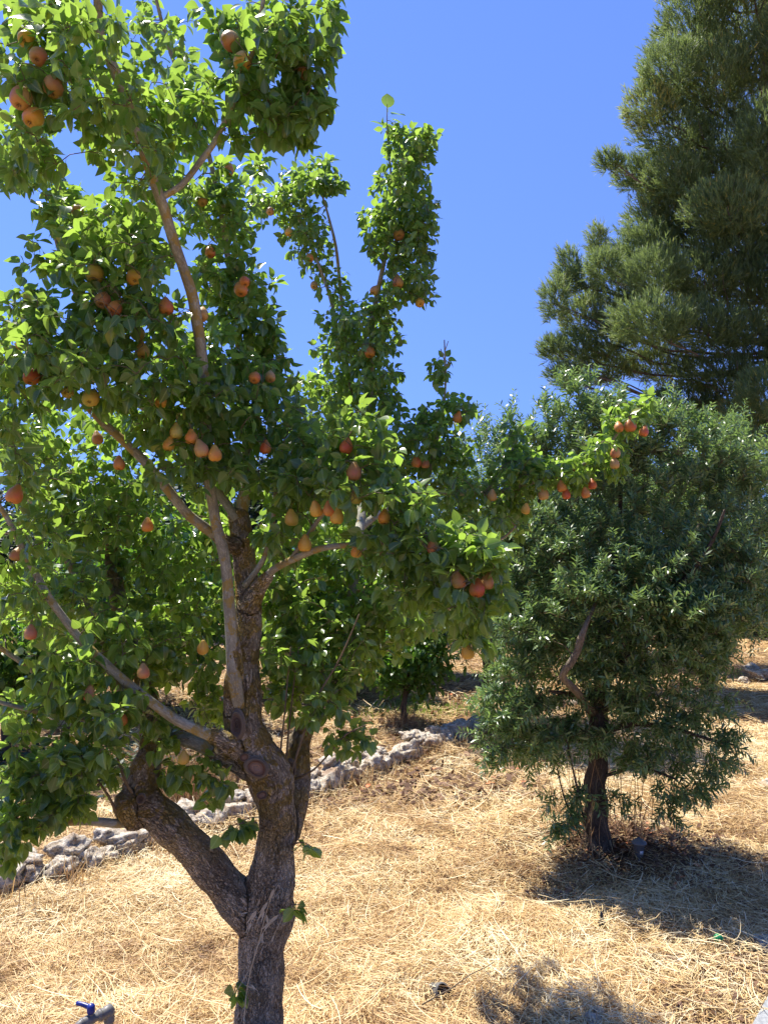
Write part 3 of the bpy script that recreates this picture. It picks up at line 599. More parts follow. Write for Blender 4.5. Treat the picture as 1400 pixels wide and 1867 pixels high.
for (x, y) in [(347, 530), (325, 460), (338, 495), (308, 410), (318, 430), (296, 370), (357, 580), (350, 555), (310, 350), (350, 320), (385, 270), (370, 640), (375, 665)]: KEEP.append((x, y, 16, 3.5, .75))
for (x, y) in [(430, 1160), (440, 1200), (440, 1120), (450, 1250), (445, 1300), (455, 1340), (480, 1400), (500, 1450), (505, 1500), (440, 1360), (380, 1340), (340, 1322), (415, 1370), (350, 1350), (446, 1080)]: KEEP.append((x, y, 26, 3.5, .88))
for i in range(12): KEEP.append((500 - i * 2.2, 1480 + i * 40, 60, 3.6, .97)); KEEP.append((440 - i * 17, 1640 - i * 17, 46, 3.6, .97))
for (x, y) in [(275, 1400), (277, 1360), (250, 1440), (100, 1110), (135, 1152), (240, 1250), (300, 895), (262, 845), (330, 925), (220, 800), (430, 1010), (420, 1050), (600, 998), (545, 1400), (530, 1440), (160, 1110), (182, 60), (200, 130)]: KEEP.append((x, y, 15, 3.6, .5))
# leafy masses: (px, py, rx, ry, d, dr, twigs)
BL = [(70, 90, 100, 110, 1.92, .2, 26), (160, 160, 110, 90, 1.95, .25, 22), (230, 230, 90, 90, 2.0, .3, 18), (60, 250, 80, 70, 2.0, .2, 13), (140, 40, 120, 60, 1.85, .25, 16), (300, 200, 90, 80, 2.15, .25, 14), (260, 330, 60, 50, 2.15, .2, 8),
 (470, 80, 90, 90, 2.08, .2, 30), (540, 60, 60, 70, 2.1, .15, 18), (530, 190, 60, 60, 2.1, .15, 18), (430, 170, 70, 70, 2.12, .2, 14), (560, 130, 45, 70, 2.1, .1, 10), (300, 60, 60, 80, 2.6, .2, 12), (120, 380, 60, 50, 2.5, .2, 9), (250, 390, 60, 50, 2.4, .2, 9), (60, 480, 40, 40, 2.4, .15, 3), (480, 300, 40, 30, 2.5, .1, 3), (500, 700, 50, 60, 2.7, .2, 12), (540, 780, 50, 60, 2.6, .2, 12), (340, 620, 60, 60, 2.5, .2, 14), (350, 160, 60, 60, 2.3, .2, 8), (370, 230, 60, 60, 2.4, .2, 8), (600, 90, 14, 60, 2.12, .1, 4), (590, 190, 22, 30, 2.12, .08, 3), (560, 245, 18, 16, 2.12, .06, 2), (490, 235, 36, 22, 2.12, .1, 4), (425, 250, 26, 26, 2.15, .1, 3), (600, 20, 16, 30, 2.1, .08, 3), (400, 40, 40, 50, 2.2, .1, 6),
 (350, 330, 80, 70, 2.72, .2, 20), (420, 400, 45, 80, 2.74, .15, 22), (440, 540, 60, 80, 2.74, .2, 30), (470, 640, 45, 80, 2.74, .2, 22), (390, 500, 50, 70, 2.72, .2, 14), (480, 600, 26, 50, 2.74, .1, 8), (330, 390, 50, 50, 2.7, .2, 8),
 (40, 270, 60, 70, 2.5, .2, 14), (60, 320, 60, 30, 2.5, .2, 6),
 (170, 420, 90, 60, 2.35, .25, 22), (200, 480, 100, 60, 2.2, .2, 24), (270, 470, 70, 60, 2.3, .2, 14), (160, 560, 130, 60, 2.2, .25, 34), (60, 570, 60, 50, 2.25, .2, 12), (250, 590, 100, 60, 2.25, .2, 20),
 (100, 660, 120, 70, 2.2, .25, 34), (240, 680, 110, 80, 2.3, .25, 32), (30, 700, 60, 90, 2.25, .2, 16), (380, 680, 90, 80, 2.45, .25, 34), (440, 720, 80, 80, 2.5, .2, 26), (320, 760, 90, 70, 2.4, .2, 24), (430, 820, 90, 70, 2.5, .2, 26), (350, 850, 80, 50, 2.35, .2, 14),
 (30, 850, 60, 90, 2.2, .2, 12), (60, 960, 80, 80, 2.25, .2, 12), (120, 900, 120, 100, 2.8, .25, 40), (260, 960, 130, 100, 2.9, .25, 50), (120, 1080, 120, 90, 2.75, .3, 36), (300, 1080, 120, 100, 2.95, .25, 50), (30, 1100, 70, 80, 2.4, .2, 14), (200, 800, 140, 90, 2.9, .3, 34), (380, 980, 60, 100, 2.9, .2, 22), (60, 780, 90, 70, 2.9, .3, 20),
 (520, 900, 60, 60, 2.5, .2, 18), (520, 980, 50, 50, 2.5, .2, 10), (650, 800, 60, 60, 2.32, .15, 18), (640, 880, 80, 55, 2.3, .2, 22), (720, 910, 70, 50, 2.25, .2, 18), (720, 990, 80, 50, 2.28, .15, 18), (820, 1000, 90, 40, 2.2, .15, 24), (850, 1070, 70, 70, 2.18, .15, 30), (860, 1150, 35, 50, 2.25, .1, 10), (760, 1060, 60, 50, 2.3, .15, 12), (900, 1010, 40, 30, 2.18, .1, 7), (560, 860, 60, 70, 2.5, .2, 16), (690, 860, 50, 50, 2.4, .2, 10),
 (130, 1230, 120, 60, 2.4, .2, 26), (200, 1300, 110, 50, 2.4, .2, 24), (60, 1390, 90, 60, 2.35, .15, 24), (150, 1390, 80, 50, 2.35, .15, 20), (40, 1480, 60, 50, 2.3, .12, 16), (120, 1460, 60, 35, 2.38, .1, 11), (20, 1540, 28, 35, 2.28, .08, 6), (300, 1200, 120, 70, 2.75, .25, 34), (300, 1340, 50, 35, 2.55, .1, 7), (380, 1290, 50, 60, 2.8, .15, 12), (190, 1160, 90, 70, 2.5, .2, 18), (340, 1400, 60, 30, 2.55, .1, 8), (395, 1430, 30, 40, 2.55, .08, 5), (90, 1300, 90, 40, 2.5, .2, 12),
 (560, 1110, 90, 70, 2.9, .25, 34), (540, 1200, 80, 70, 2.75, .2, 32), (640, 1160, 70, 80, 2.85, .2, 28), (590, 1290, 50, 30, 2.6, .12, 7), (640, 1340, 50, 28, 2.55, .06, 7), (610, 1240, 60, 40, 2.7, .15, 12), (520, 1270, 30, 40, 2.7, .1, 6), (690, 1090, 60, 60, 2.9, .2, 16), (600, 1030, 90, 60, 3.0, .2, 26), (570, 950, 60, 50, 3.0, .2, 14), (700, 1150, 60, 50, 3.0, .2, 14), (500, 1000, 50, 60, 2.95, .2, 14), (760, 1120, 50, 40, 2.8, .15, 9), (520, 1090, 40, 70, 2.8, .1, 14)]
tips = blob_pts(BL, 1.95)
polys = grow(skP, skR, tips, step=.06)
LP, LT, LN, LS = rosettes(polys, nl=(5, 8))
k = cull(LP + norm(LT) * LS[:, None] * .5); LP, LT, LN, LS = LP[k], LT[k], LN[k], LS[k]
print('front pear leaves', len(LP), 'twigs', len(polys))
make_leaves('foliage', PEARLEAF, LP, LT, LN, LS, M_pearleaf, pear, curl=(-.05, .6), fold=(.15, .75))
a = Acc()
for Q, rr in polys: tube(a, Q, rr, 4)
under(a.build('twigs', M_twig), pear)
# little sprays of leaves growing straight from the trunk
def spray(x, y, d, tx, ty, td, n, name='sprout', grav=.8):
    A0 = pt(x, y, d); B0 = pt(tx, ty, td); s_ = np.linspace(0, 1, 6)[:, None]; Q = A0 * (1 - s_) + B0 * s_ + np.array([0, 0, 1]) * .012 * np.sin(s_ * 3.14)
    ac = Acc(); tube(ac, Q, np.linspace(.0022, .001, 6), 5); st = ac.build(name, M_twig); under(st, pear)
    P = []; T = []; N = []; S = []
    for i in range(n):
        u = random.uniform(.35, 1); P.append(A0 * (1 - u) + B0 * u); o = rng.normal(0, 1, 3); o[2] = o[2] * .4 - grav; T.append(o); N.append(np.array([0, 0, .5]) + rng.normal(0, .6, 3)); S.append(random.uniform(.044, .066))
    under(make_leaves('leaves', PEARLEAF, P, T, N, S, M_pearleaf, None), st) if False else None
    lf = make_leaves('leaves', PEARLEAF, P, T, N, S, M_pearleaf, None); lf.parent = st; lf.matrix_parent_inverse = Matrix.Translation(-Vector(pear.location))
    lf.matrix_parent_inverse = Matrix.Identity(4)
spray(472, 1490, 2.5, 430, 1510, 2.45, 20, grav=1.3); spray(532, 1540, 2.58, 570, 1545, 2.52, 7); spray(515, 1665, 2.5, 545, 1650, 2.42, 10)
spray(438, 1790, 2.52, 425, 1815, 2.48, 9); spray(470, 1500, 2.5, 395, 1520, 2.45, 9, grav=1.0)

def pear_mesh(name, c_a, c_b, blush, sc=1.0, slim=1.0):
    prof = [(.006, .0), (.0055, .003), (.0035, .006), (.001, .010), (.0005, .0145), (.003, .0215), (.0075, .027), (.015, .0312), (.027, .0325), (.040, .0315), (.052, .0262), (.062, .0192), (.070, .0142), (.077, .0105), (.081, .0055), (.082, .0)]
    K = 20; ac = Acc(); z = np.array([p[0] for p in prof]) * slim; r = np.array([p[1] for p in prof]); a_ = np.arange(K) / K * 2 * math.pi
    lean = (z / .08) ** 2 * .006
    V = np.stack([r[:, None] * np.cos(a_) + lean[:, None], r[:, None] * np.sin(a_) * (1 + .05 * np.sin(a_ * 3)), np.repeat(z[:, None], K, 1)], -1).reshape(-1, 3)
    V[:, 2] -= .085 * slim
    i = np.arange(len(prof) - 1)[:, None] * K; j = np.arange(K)[None]; jn = (j + 1) % K
    ac.add(V * sc, np.stack([i + j, i + jn, i + K + jn, i + K + j], -1).reshape(-1, 4))
    tube(ac, np.array([(.006, 0, -.006), (.004, 0, .006), (0, 0, .016), (-.004, 0, .026)]) * sc, [.0016, .0013, .0013, .0018], 6, m=1)
    for q in range(5):   # dried calyx
        an = q * 1.256; tube(ac, np.array([(.003 * math.cos(an), .003 * math.sin(an), -.082 * slim), (.008 * math.cos(an), .008 * math.sin(an), -.089 * slim)]) * sc, [.0014, .0005], 4, m=1)
    t = NT(name + '_skin'); ob = t.coord('Object'); n = t.noise(ob, 18, 4); f = t.noise(ob, 320, 2, .5)
    oi = t.new('ShaderNodeObjectInfo').outputs['Random']; sx = t.new('ShaderNodeSeparateXYZ', Vector=ob)
    g = t.math('ADD', t.math('MULTIPLY', sx.outputs[0], 12.0), t.math('ADD', t.math('MULTIPLY', n, 1.1), t.math('MULTIPLY', oi, .4)))
    c = t.mix(t.ramp(g, [(.35, 0.0), (.95, 1.0)]), c_a, c_b); c = t.mix(t.ramp(t.noise(ob, 40, 5, .7), [(.55, 0.0), (.72, blush)]), c, (.30, .17, .07))
    c = t.mix(t.ramp(f, [(.62, 0.0), (.70, .5)]), c, (.42, .28, .14))
    m = t.done(t.bsdf(c, .42, t.bump(f, .0006), .4))
    o = ac.build(name, [m, M_twig], link_ := None) if False else mesh_obj(name, np.concatenate(ac.V), [np.concatenate(ac.F4)] + ([np.concatenate(ac.F3)] if ac.F3 else []), [m, M_twig], mi=ac.m4 + [1] * sum(len(f3) for f3 in ac.F3), smooth=True, link=False)
    return o.data
PM = {'r': pear_mesh('pear', (.50, .085, .035), (.52, .22, .05), .15), 'o': pear_mesh('pear', (.60, .21, .035), (.58, .36, .06), .25), 'g': pear_mesh('pear', (.40, .40, .08), (.52, .32, .06), .35), 'p': pear_mesh('pear', (.46, .13, .065), (.46, .28, .09), .4)}
def hang(parent, x, y, wpx, kind, d):
    s_ = (wpx * d / F) / .065; s_ = min(max(s_, .55), 1.15) * random.uniform(.96, 1.04)
    o = bpy.data.objects.new('pear', PM[kind]); COL.objects.link(o); c = pt(x, y, d)
    tilt = random.gauss(0, .22); az = random.random() * 6.28
    q = Matrix.Rotation(az, 4, 'Z') @ Matrix.Rotation(tilt, 4, 'X') @ Matrix.Rotation(random.random() * 6.28, 4, 'Z')
    if y < 750: q = Matrix.Rotation(-random.uniform(.25, .85), 4, 'X') @ q
    off = q @ Vector((0, 0, .053 * s_)); o.rotation_euler = q.to_euler(); o.location = Vector(c) + off; o.scale = (s_,) * 3
    under(o, parent)
for x, y, w_, k_, d in FRUIT: hang(pear, x, y, w_, k_, d)

# pruning scars on the trunk
def scar_mat(name, c1, c2, c3):
    t = NT(name); ob = t.attr('bk'); s_ = t.new('ShaderNodeSeparateXYZ', Vector=ob); n = t.noise(ob, 4, 4)
    r_ = t.math('ADD', s_.outputs[0], t.math('MULTIPLY', t.math('SUBTRACT', n, .5), .35))
    wv = t.math('SINE', t.math('MULTIPLY', r_, 34.0))
    c = t.ramp(r_, [(0, c1), (.5, c2), (.78, c3), (1, (.16, .13, .10))]); c = t.mix(t.math('MULTIPLY', t.ramp(wv, [(.4, 0.0), (1, .25)]), 1.0), c, (.06, .04, .03)); c = t.mix(t.ramp(t.noise(ob, 14, 5, .7), [(.45, 0.0), (.6, .6)]), c, (.14, .11, .08))
    return t.done(t.bsdf(c, .85, t.bump(t.math('ADD', t.math('MULTIPLY', wv, .2), n), .004), .15))
M_scar_l = scar_mat('cut_wood', (.30, .20, .15), (.27, .17, .12), (.10, .045, .03)); M_scar_d = scar_mat('old_wound', (.035, .025, .025), (.06, .04, .035), (.12, .085, .07))
def scar(x, y, d, rx, ry, mat, rim=1.0, yaw=0):
    prof = [(0, -.02), (.35, -.015), (.6, .0), (.74, .03), (.84, .14), (.95, .16), (1.08, .05), (1.25, -.35)]; K = 22; V = []; A = []
    for r_, h_ in prof:
        for q in range(K):
            an = q / K * 6.283; wob = 1 + .13 * math.sin(an * 2 + x) + .03 * math.sin(an * 3 + y)
            V.append((r_ * rx * math.cos(an) * wob, -h_ * min(rx, ry) * rim, r_ * ry * math.sin(an) * wob)); A.append((r_, an, 0))
    V = np.array(V); A = np.array(A); c, s_ = math.cos(yaw), math.sin(yaw); V = np.stack([V[:, 0] * c - V[:, 1] * s_, V[:, 0] * s_ + V[:, 1] * c, V[:, 2]], -1) + pt(x, y, d)
    i = np.arange(len(prof) - 1)[:, None] * K; j = np.arange(K)[None]; jn = (j + 1) % K
    A[:, 1] = V[:, 0] * 3; A[:, 2] = V[:, 2] * 3
    o = mesh_obj('pruning_scar', V, np.stack([i + j, i + jn, i + K + jn, i + K + j], -1).reshape(-1, 4), mat, attrs={'bk': A}, smooth=True); under(o, pear)
scar(432, 1322, 2.487, .024, .036, M_scar_d, 1.0, -.3); scar(468, 1400, 2.480, .031, .028, M_scar_l, .7, .1); scar(446, 1381, 2.485, .015, .012, M_scar_l, .8, -.3); scar(478, 1450, 2.500, .014, .012, M_scar_l, .8, 0)
scar(527, 1408, 2.665, .022, .034, M_scar_d, .8, .3); scar(257, 1457, 2.465, .013, .014, M_scar_d, .8, 0)

# wild oat stalk leaning against the trunk
oat = empty('wild_oat_stalk', gp(455, 1905), 'bleached dry oat stalk with drooping seed heads leaning on the pear trunk', 'dry plant')
a = Acc(); P, r = smooth_line([pt(444, 1875, 2.46), pt(450, 1810, 2.45), pt(460, 1760, 2.45), pt(473, 1715, 2.45), pt(484, 1670, 2.45), pt(498, 1630, 2.45), pt(510, 1610, 2.45)], [.0018] * 4 + [.0014, .001, .0008], .02); tube(a, P, r, 5, m=0)
P, r = smooth_line([pt(430, 1810, 2.46), pt(445, 1785, 2.45), pt(460, 1760, 2.45)], [.0009] * 3, .02); tube(a, P, r, 4)
P, r = smooth_line([pt(520, 1660, 2.44), pt(512, 1680, 2.43), pt(502, 1700, 2.43), pt(498, 1712, 2.43)], [.0009] * 4, .02); tube(a, P, r, 4)
M_oat = simple('bleached_straw', (.42, .33, .20), (.56, .46, .30), 60, .6)
under(a.build('stem', M_oat), oat); P = []; T = []
for (x, y, dx, dy) in [(500, 1620, -12, 30), (488, 1645, -16, 26), (482, 1655, -8, 30), (468, 1660, -18, 26), (458, 1682, -10, 22), (452, 1664, -16, 2), (486, 1668, 3, 24), (480, 1700, -6, 20), (476, 1715, -4, 12), (474, 1708, 6, 14), (502, 1672, -22, 26), (508, 1668, -24, 20), (500, 1705, -6, 14), (462, 1802, -14, -6), (458, 1795, 8, 14), (444, 1855, 6, 10)]:
    for q in range(2): A0 = pt(x, y, 2.44); P.append(A0); T.append(pt(x + dx + random.gauss(0, 3), y + dy, 2.43) - A0)
T = np.array(T)
for q in range(0, len(P), 2): make_leaves('seed_head', leaf_template([(0, .015), (.3, .11), (.65, .05), (1, .006)], 2), P[q:q + 2], T[q:q + 2], rng.normal(0, .3, (2, 3)) + np.array([0, -1, .2]), np.linalg.norm(T[q:q + 2], axis=1) * .95, M_oat, oat, curl=(0, .1), fold=(0, .1))

# ================================================================== rear pear tree
L2 = [
 [(636, 1110, 3.58, 24), (652, 1000, 3.72, 24), (660, 920, 3.95, 23), (667, 840, 4.15, 22), (672, 750, 4.22, 20), (676, 660, 4.2, 16), (680, 580, 4.2, 13), (700, 480, 4.2, 11), (712, 400, 4.2, 9), (712, 320, 4.2, 5), (706, 240, 4.2, 3), (706, 190, 4.2, 2)],
 [(655, 900, 4.26, 18), (640, 780, 4.3, 14), (632, 660, 4.35, 11), (622, 540, 4.38, 9), (612, 450, 4.38, 8), (598, 390, 4.38, 6), (585, 350, 4.38, 4)],
 [(640, 720, 4.32, 10), (606, 560, 4.36, 8), (580, 480, 4.38, 7), (545, 400, 4.4, 5)],
 [(655, 965, 3.82, 20), (700, 930, 3.95, 17), (760, 900, 4.05, 16), (830, 900, 4.0, 14), (900, 900, 3.95, 12), (970, 880, 3.9, 11), (1040, 860, 3.85, 9), (1100, 820, 3.8, 8), (1140, 770, 3.8, 6), (1165, 740, 3.8, 4)],
 [(770, 900, 4.05, 14), (790, 830, 4.05, 12), (805, 760, 4.05, 7), (812, 700, 4.05, 5), (810, 620, 4.05, 3)], [(812, 680, 4.05, 3), (819, 655, 4.05, 2)], [(811, 660, 4.05, 3), (803, 636, 4.05, 2)], [(811, 640, 4.05, 2.5), (817, 622, 4.05, 2)],
 [(880, 900, 3.96, 10), (920, 850, 3.95, 8), (945, 790, 3.95, 6)],
 [(620, 1180, 3.5, 14), (660, 1140, 3.6, 12), (720, 1130, 3.7, 10), (790, 1150, 3.7, 8)],
 [(652, 1000, 3.72, 14), (700, 1010, 3.85, 12), (800, 1010, 3.95, 11), (900, 990, 3.85, 8), (940, 960, 3.8, 5)]]
s2P = []; s2R = []; DZ = .75
L2 = [[(a_, b_, max(d_ - DZ, 2.95), w_) for a_, b_, d_, w_ in l_] for l_ in L2]
for i, pts_ in enumerate(L2):
    a = Acc(); P, r = limb(a, pts_, None, 9, .05, .07); under(a.build('branch', M_limb), pear); s2P.append(P); s2R.append(r)
B2L = [(695, 560, 30, 30, 4.2, .12, 9), (618, 530, 14, 36, 4.38, .08, 5), (700, 600, 40, 30, 4.2, .15, 9), (712, 240, 16, 24, 4.2, .06, 4), (745, 280, 45, 50, 4.2, .16, 30), (735, 350, 55, 60, 4.2, .18, 42), (765, 400, 40, 60, 4.2, .15, 26), (715, 440, 55, 60, 4.2, .18, 34), (750, 490, 50, 50, 4.2, .16, 28), (690, 400, 35, 40, 4.2, .15, 14), (770, 250, 30, 22, 4.2, .1, 8), (740, 530, 60, 30, 4.2, .12, 14),
 (640, 590, 65, 40, 4.25, .2, 30), (680, 640, 50, 50, 4.2, .2, 26), (610, 640, 40, 40, 4.3, .2, 16), (690, 700, 50, 50, 4.2, .2, 24), (640, 710, 70, 60, 4.3, .2, 34),
 (570, 320, 50, 40, 4.38, .15, 26), (525, 350, 40, 40, 4.4, .15, 18), (480, 375, 36, 30, 4.4, .12, 12), (550, 410, 50, 40, 4.4, .15, 22), (570, 460, 40, 40, 4.4, .12, 14), (600, 340, 28, 36, 4.38, .1, 10), (595, 510, 25, 30, 4.38, .1, 5),
 (600, 760, 90, 60, 4.4, .3, 40), (560, 700, 50, 30, 4.5, .2, 12), (700, 800, 80, 70, 4.2, .25, 38), (760, 850, 80, 60, 4.1, .2, 34), (810, 800, 60, 60, 4.05, .2, 28), (835, 740, 35, 26, 4.05, .12, 12), (850, 900, 70, 50, 4.0, .2, 26), (802, 680, 16, 36, 4.05, .06, 7), (780, 770, 30, 30, 4.05, .1, 10),
 (940, 860, 60, 50, 3.93, .16, 28), (990, 850, 60, 36, 3.88, .14, 22), (1050, 860, 50, 30, 3.84, .12, 20), (1100, 820, 40, 36, 3.8, .12, 18), (1145, 760, 46, 28, 3.8, .12, 20), (1120, 850, 30, 24, 3.8, .1, 8), (940, 800, 22, 34, 3.93, .08, 8), (930, 920, 36, 36, 3.9, .12, 14), (900, 960, 60, 30, 3.85, .15, 14), (1165, 735, 24, 16, 3.8, .06, 5),
 (620, 860, 90, 70, 4.4, .3, 34), (740, 1000, 90, 50, 4.1, .25, 22), (640, 960, 70, 50, 4.3, .25, 18), (720, 1110, 70, 40, 4.0, .2, 12), (800, 1130, 50, 40, 4.0, .15, 10)]
F2 = [(727, 427, 22, 'p', 4.15), (725, 515, 21, 'p', 4.12), (765, 551, 17, 'o', 4.15), (683, 529, 17, 'p', 4.12), (674, 642, 20, 'r', 4.1), (573, 520, 14, 'p', 4.36), (493, 385, 15, 'p', 4.3), (491, 396, 14, 'p', 4.32), (500, 375, 14, 'p', 4.34), (527, 423, 14, 'o', 4.3), (565, 470, 14, 'o', 4.3), (556, 372, 13, 'g', 4.33), (592, 433, 13, 'g', 4.32), (610, 704, 12, 'p', 4.2), (694, 702, 14, 'o', 4.1), (640, 745, 13, 'r', 4.2), (640, 660, 14, 'g', 4.2),
 (834, 762, 18, 'r', 3.95), (828, 757, 14, 'p', 3.95), (759, 843, 18, 'r', 3.95), (775, 846, 14, 'p', 3.97), (795, 855, 15, 'r', 3.95), (720, 866, 17, 'o', 4.0), (775, 862, 14, 'o', 3.97), (728, 807, 13, 'o', 4.0), (815, 905, 15, 'p', 3.9), (897, 905, 18, 'p', 3.85), (905, 910, 16, 'p', 3.85),
 (990, 902, 20, 'p', 3.8), (994, 896, 17, 'r', 3.8), (1024, 888, 17, 'r', 3.78), (1032, 902, 15, 'r', 3.78), (1067, 900, 17, 'r', 3.75), (1079, 884, 14, 'r', 3.78), (1121, 826, 18, 'p', 3.7), (1120, 846, 15, 'p', 3.7), (1124, 875, 14, 'r', 3.7), (1099, 838, 14, 'o', 3.72), (1148, 776, 22, 'r', 3.7), (1128, 779, 17, 'r', 3.7), (1173, 787, 12, 'r', 3.7), (1157, 826, 14, 'o', 3.72), (958, 929, 11, 'o', 3.8), (947, 968, 11, 'o', 3.8), (950, 985, 10, 'r', 3.8), (945, 1050, 11, 'o', 3.85)]
F2 = [f_ for i_, f_ in enumerate(F2) if f_[:2] not in {(500, 375), (556, 372), (592, 433), (610, 704), (640, 745), (640, 660), (694, 702), (828, 757), (795, 855), (728, 807), (815, 905), (947, 968), (950, 985), (1099, 838), (905, 910), (994, 896), (945, 1050), (1157, 826), (775, 862), (491, 396), (1124, 875)}]
B2L = [(*b_[:4], b_[4] - DZ, b_[5] * 1.25, b_[6]) for b_ in B2L]; F2 = [(*f_[:4], f_[4] - DZ) for f_ in F2]
KEEP2 = [(x, y, w_ * .7, d + .05, .9) for x, y, w_, k_, d in F2]
polys = grow(np.concatenate(s2P), np.concatenate(s2R), blob_pts(B2L, 2.0), step=.07)
LP, LT, LN, LS = rosettes(polys, nl=(5, 8), size=(.026, .040)); k = cull(LP + norm(LT) * LS[:, None] * .5, KEEP2); LP, LT, LN, LS = LP[k], LT[k], LN[k], LS[k]
print('rear pear leaves', len(LP))
make_leaves('foliage', PEARLEAF, LP, LT, LN, LS, M_pearleaf, pear, curl=(-.05, .6), fold=(.15, .75))
a = Acc()
for Q, rr in polys: tube(a, Q, rr, 4)
under(a.build('twigs', M_twig), pear)
dd = 3.45
make_leaves('leaves', PEARLEAF, [pt(707, 205, dd), pt(708, 210, dd), pt(706, 215, dd), pt(703, 232, dd)], [pt(705, 170, dd) - pt(707, 205, dd), pt(748, 200, dd - .1) - pt(708, 210, dd), pt(735, 222, dd) - pt(706, 215, dd), pt(690, 225, dd) - pt(703, 232, dd)], [(0.3, -1, .4), (.2, -.6, 1), (.1, -.5, 1), (0, -.5, 1)], [.10, .11, .08, .08], M_pearleaf, pear)
for x, y, w_, k_, d in F2: hang(pear, x, y, w_, k_, d)
print('pears', len(FRUIT) + len(F2))

# ================================================================== olive trees
def olive_tree(name, label, base, limbs, blobs, scale_n, leaf, shoot_n=1, gap=.013, L=(.14, .28), trunk_mat=None, group=None, sides=10, extra_sparse=None):
    root = empty(name, (base[0], base[1], 0), label, 'tree', group)
    P_ = []; R_ = []
    a = Acc(); P, r = limb(a, limbs[0], None, 16, .03, .12); under(a.build('trunk', M_obark), root); P_.append(P); R_.append(r)
    for li, l in enumerate(limbs[1:]):
        a = Acc(); P, r = limb(a, l, None, 8, .05, .1); under(a.build('branch', M_pale if (li == 1 and name == 'olive_tree' and len(limbs) > 5) else M_obark), root); P_.append(P); R_.append(r)
    tips = blob_pts(blobs, scale_n); polys = grow(np.concatenate(P_), np.concatenate(R_), tips, step=.1)
    cen = np.mean(tips, axis=0); st = []; sdv = []
    for Q, rr in polys:
        e = Q[-1]; rad = (e - cen) * np.array([1, 1, .8]); rad = rad / (np.linalg.norm(rad) + 1e-9)
        low = e[2] < .95
        for q in range(shoot_n + (random.random() < .5)):
            d = rad * .8 + np.array([0, 0, .25 if low else 1.0]) + rng.normal(0, .5, 3); st.append(e); sdv.append(d)
            if len(Q) > 3 and random.random() < .75: st.append(Q[random.randint(1, len(Q) - 2)]); sdv.append(d + rng.normal(0, .6, 3))
    pl, P, T, N, S = shoots(st, sdv, L=L, gap=gap, size=leaf, grav=.35)
    kk = cull(P, [(x_, y_, 13, 3.86, .8) for x_, y_ in ((1018, 1240), (1030, 1224), (1042, 1208), (1050, 1190), (1056, 1170), (1062, 1150))]) if len(limbs) > 5 else np.ones(len(P), bool); P, T, N, S = P[kk], T[kk], N[kk], S[kk]
    print(name, 'leaves', len(P)); make_leaves('foliage', OLIVELEAF, P, T, N, S, M_oliveleaf, root, curl=(-.1, .25), fold=(.1, .5))
    a = Acc()
    for Q, rr in polys: tube(a, Q, rr, 4)
    for Q, rr in pl: tube(a, Q, rr, 3)
    under(a.build('twigs', M_twig), root); return root
OLIMBS = [[(1092, 1580, 4.33, 92), (1090, 1548, 4.33, 72), (1088, 1510, 4.34, 58), (1086, 1460, 4.35, 52), (1086, 1400, 4.36, 48), (1090, 1340, 4.38, 46), (1092, 1270, 4.4, 42), (1098, 1190, 4.42, 34), (1110, 1100, 4.45, 26), (1125, 1000, 4.48, 16), (1130, 900, 4.5, 9), (1120, 820, 4.5, 4)],
 [(1088, 1300, 4.36, 26), (1110, 1280, 4.3, 24), (1000, 1260, 4.1, 5)], [(1080, 1300, 4.32, 24), (1045, 1255, 4.0, 20), (1024, 1232, 3.88, 17), (1040, 1210, 3.85, 20), (1053, 1188, 3.84, 17), (1056, 1168, 3.84, 20), (1066, 1142, 3.85, 13), (1085, 1100, 4.0, 9), (1110, 1040, 4.2, 6)],
 [(1092, 1260, 4.38, 24), (1150, 1180, 4.25, 20), (1220, 1090, 4.1, 16), (1290, 1000, 4.0, 10), (1320, 930, 3.95, 6)], [(1095, 1220, 4.4, 22), (1040, 1120, 4.55, 18), (1000, 1020, 4.65, 14), (980, 900, 4.7, 8)],
 [(1095, 1230, 4.4, 22), (1180, 1120, 4.7, 18), (1260, 1000, 4.9, 14), (1300, 860, 5.0, 8)], [(1090, 1340, 4.37, 18), (1150, 1320, 4.2, 14), (1230, 1330, 4.1, 10), (1300, 1350, 4.0, 7), (1345, 1360, 3.95, 4)], [(1088, 1360, 4.36, 14), (1000, 1330, 4.25, 10), (930, 1340, 4.15, 6)],
 [(1088, 1420, 4.35, 10), (1160, 1400, 4.2, 8), (1230, 1420, 4.1, 5)], [(1070, 1520, 4.28, 5), (1050, 1430, 4.2, 5), (1030, 1340, 4.15, 4)], [(1060, 1530, 4.25, 4), (1030, 1460, 4.2, 4), (1015, 1400, 4.2, 3)]]
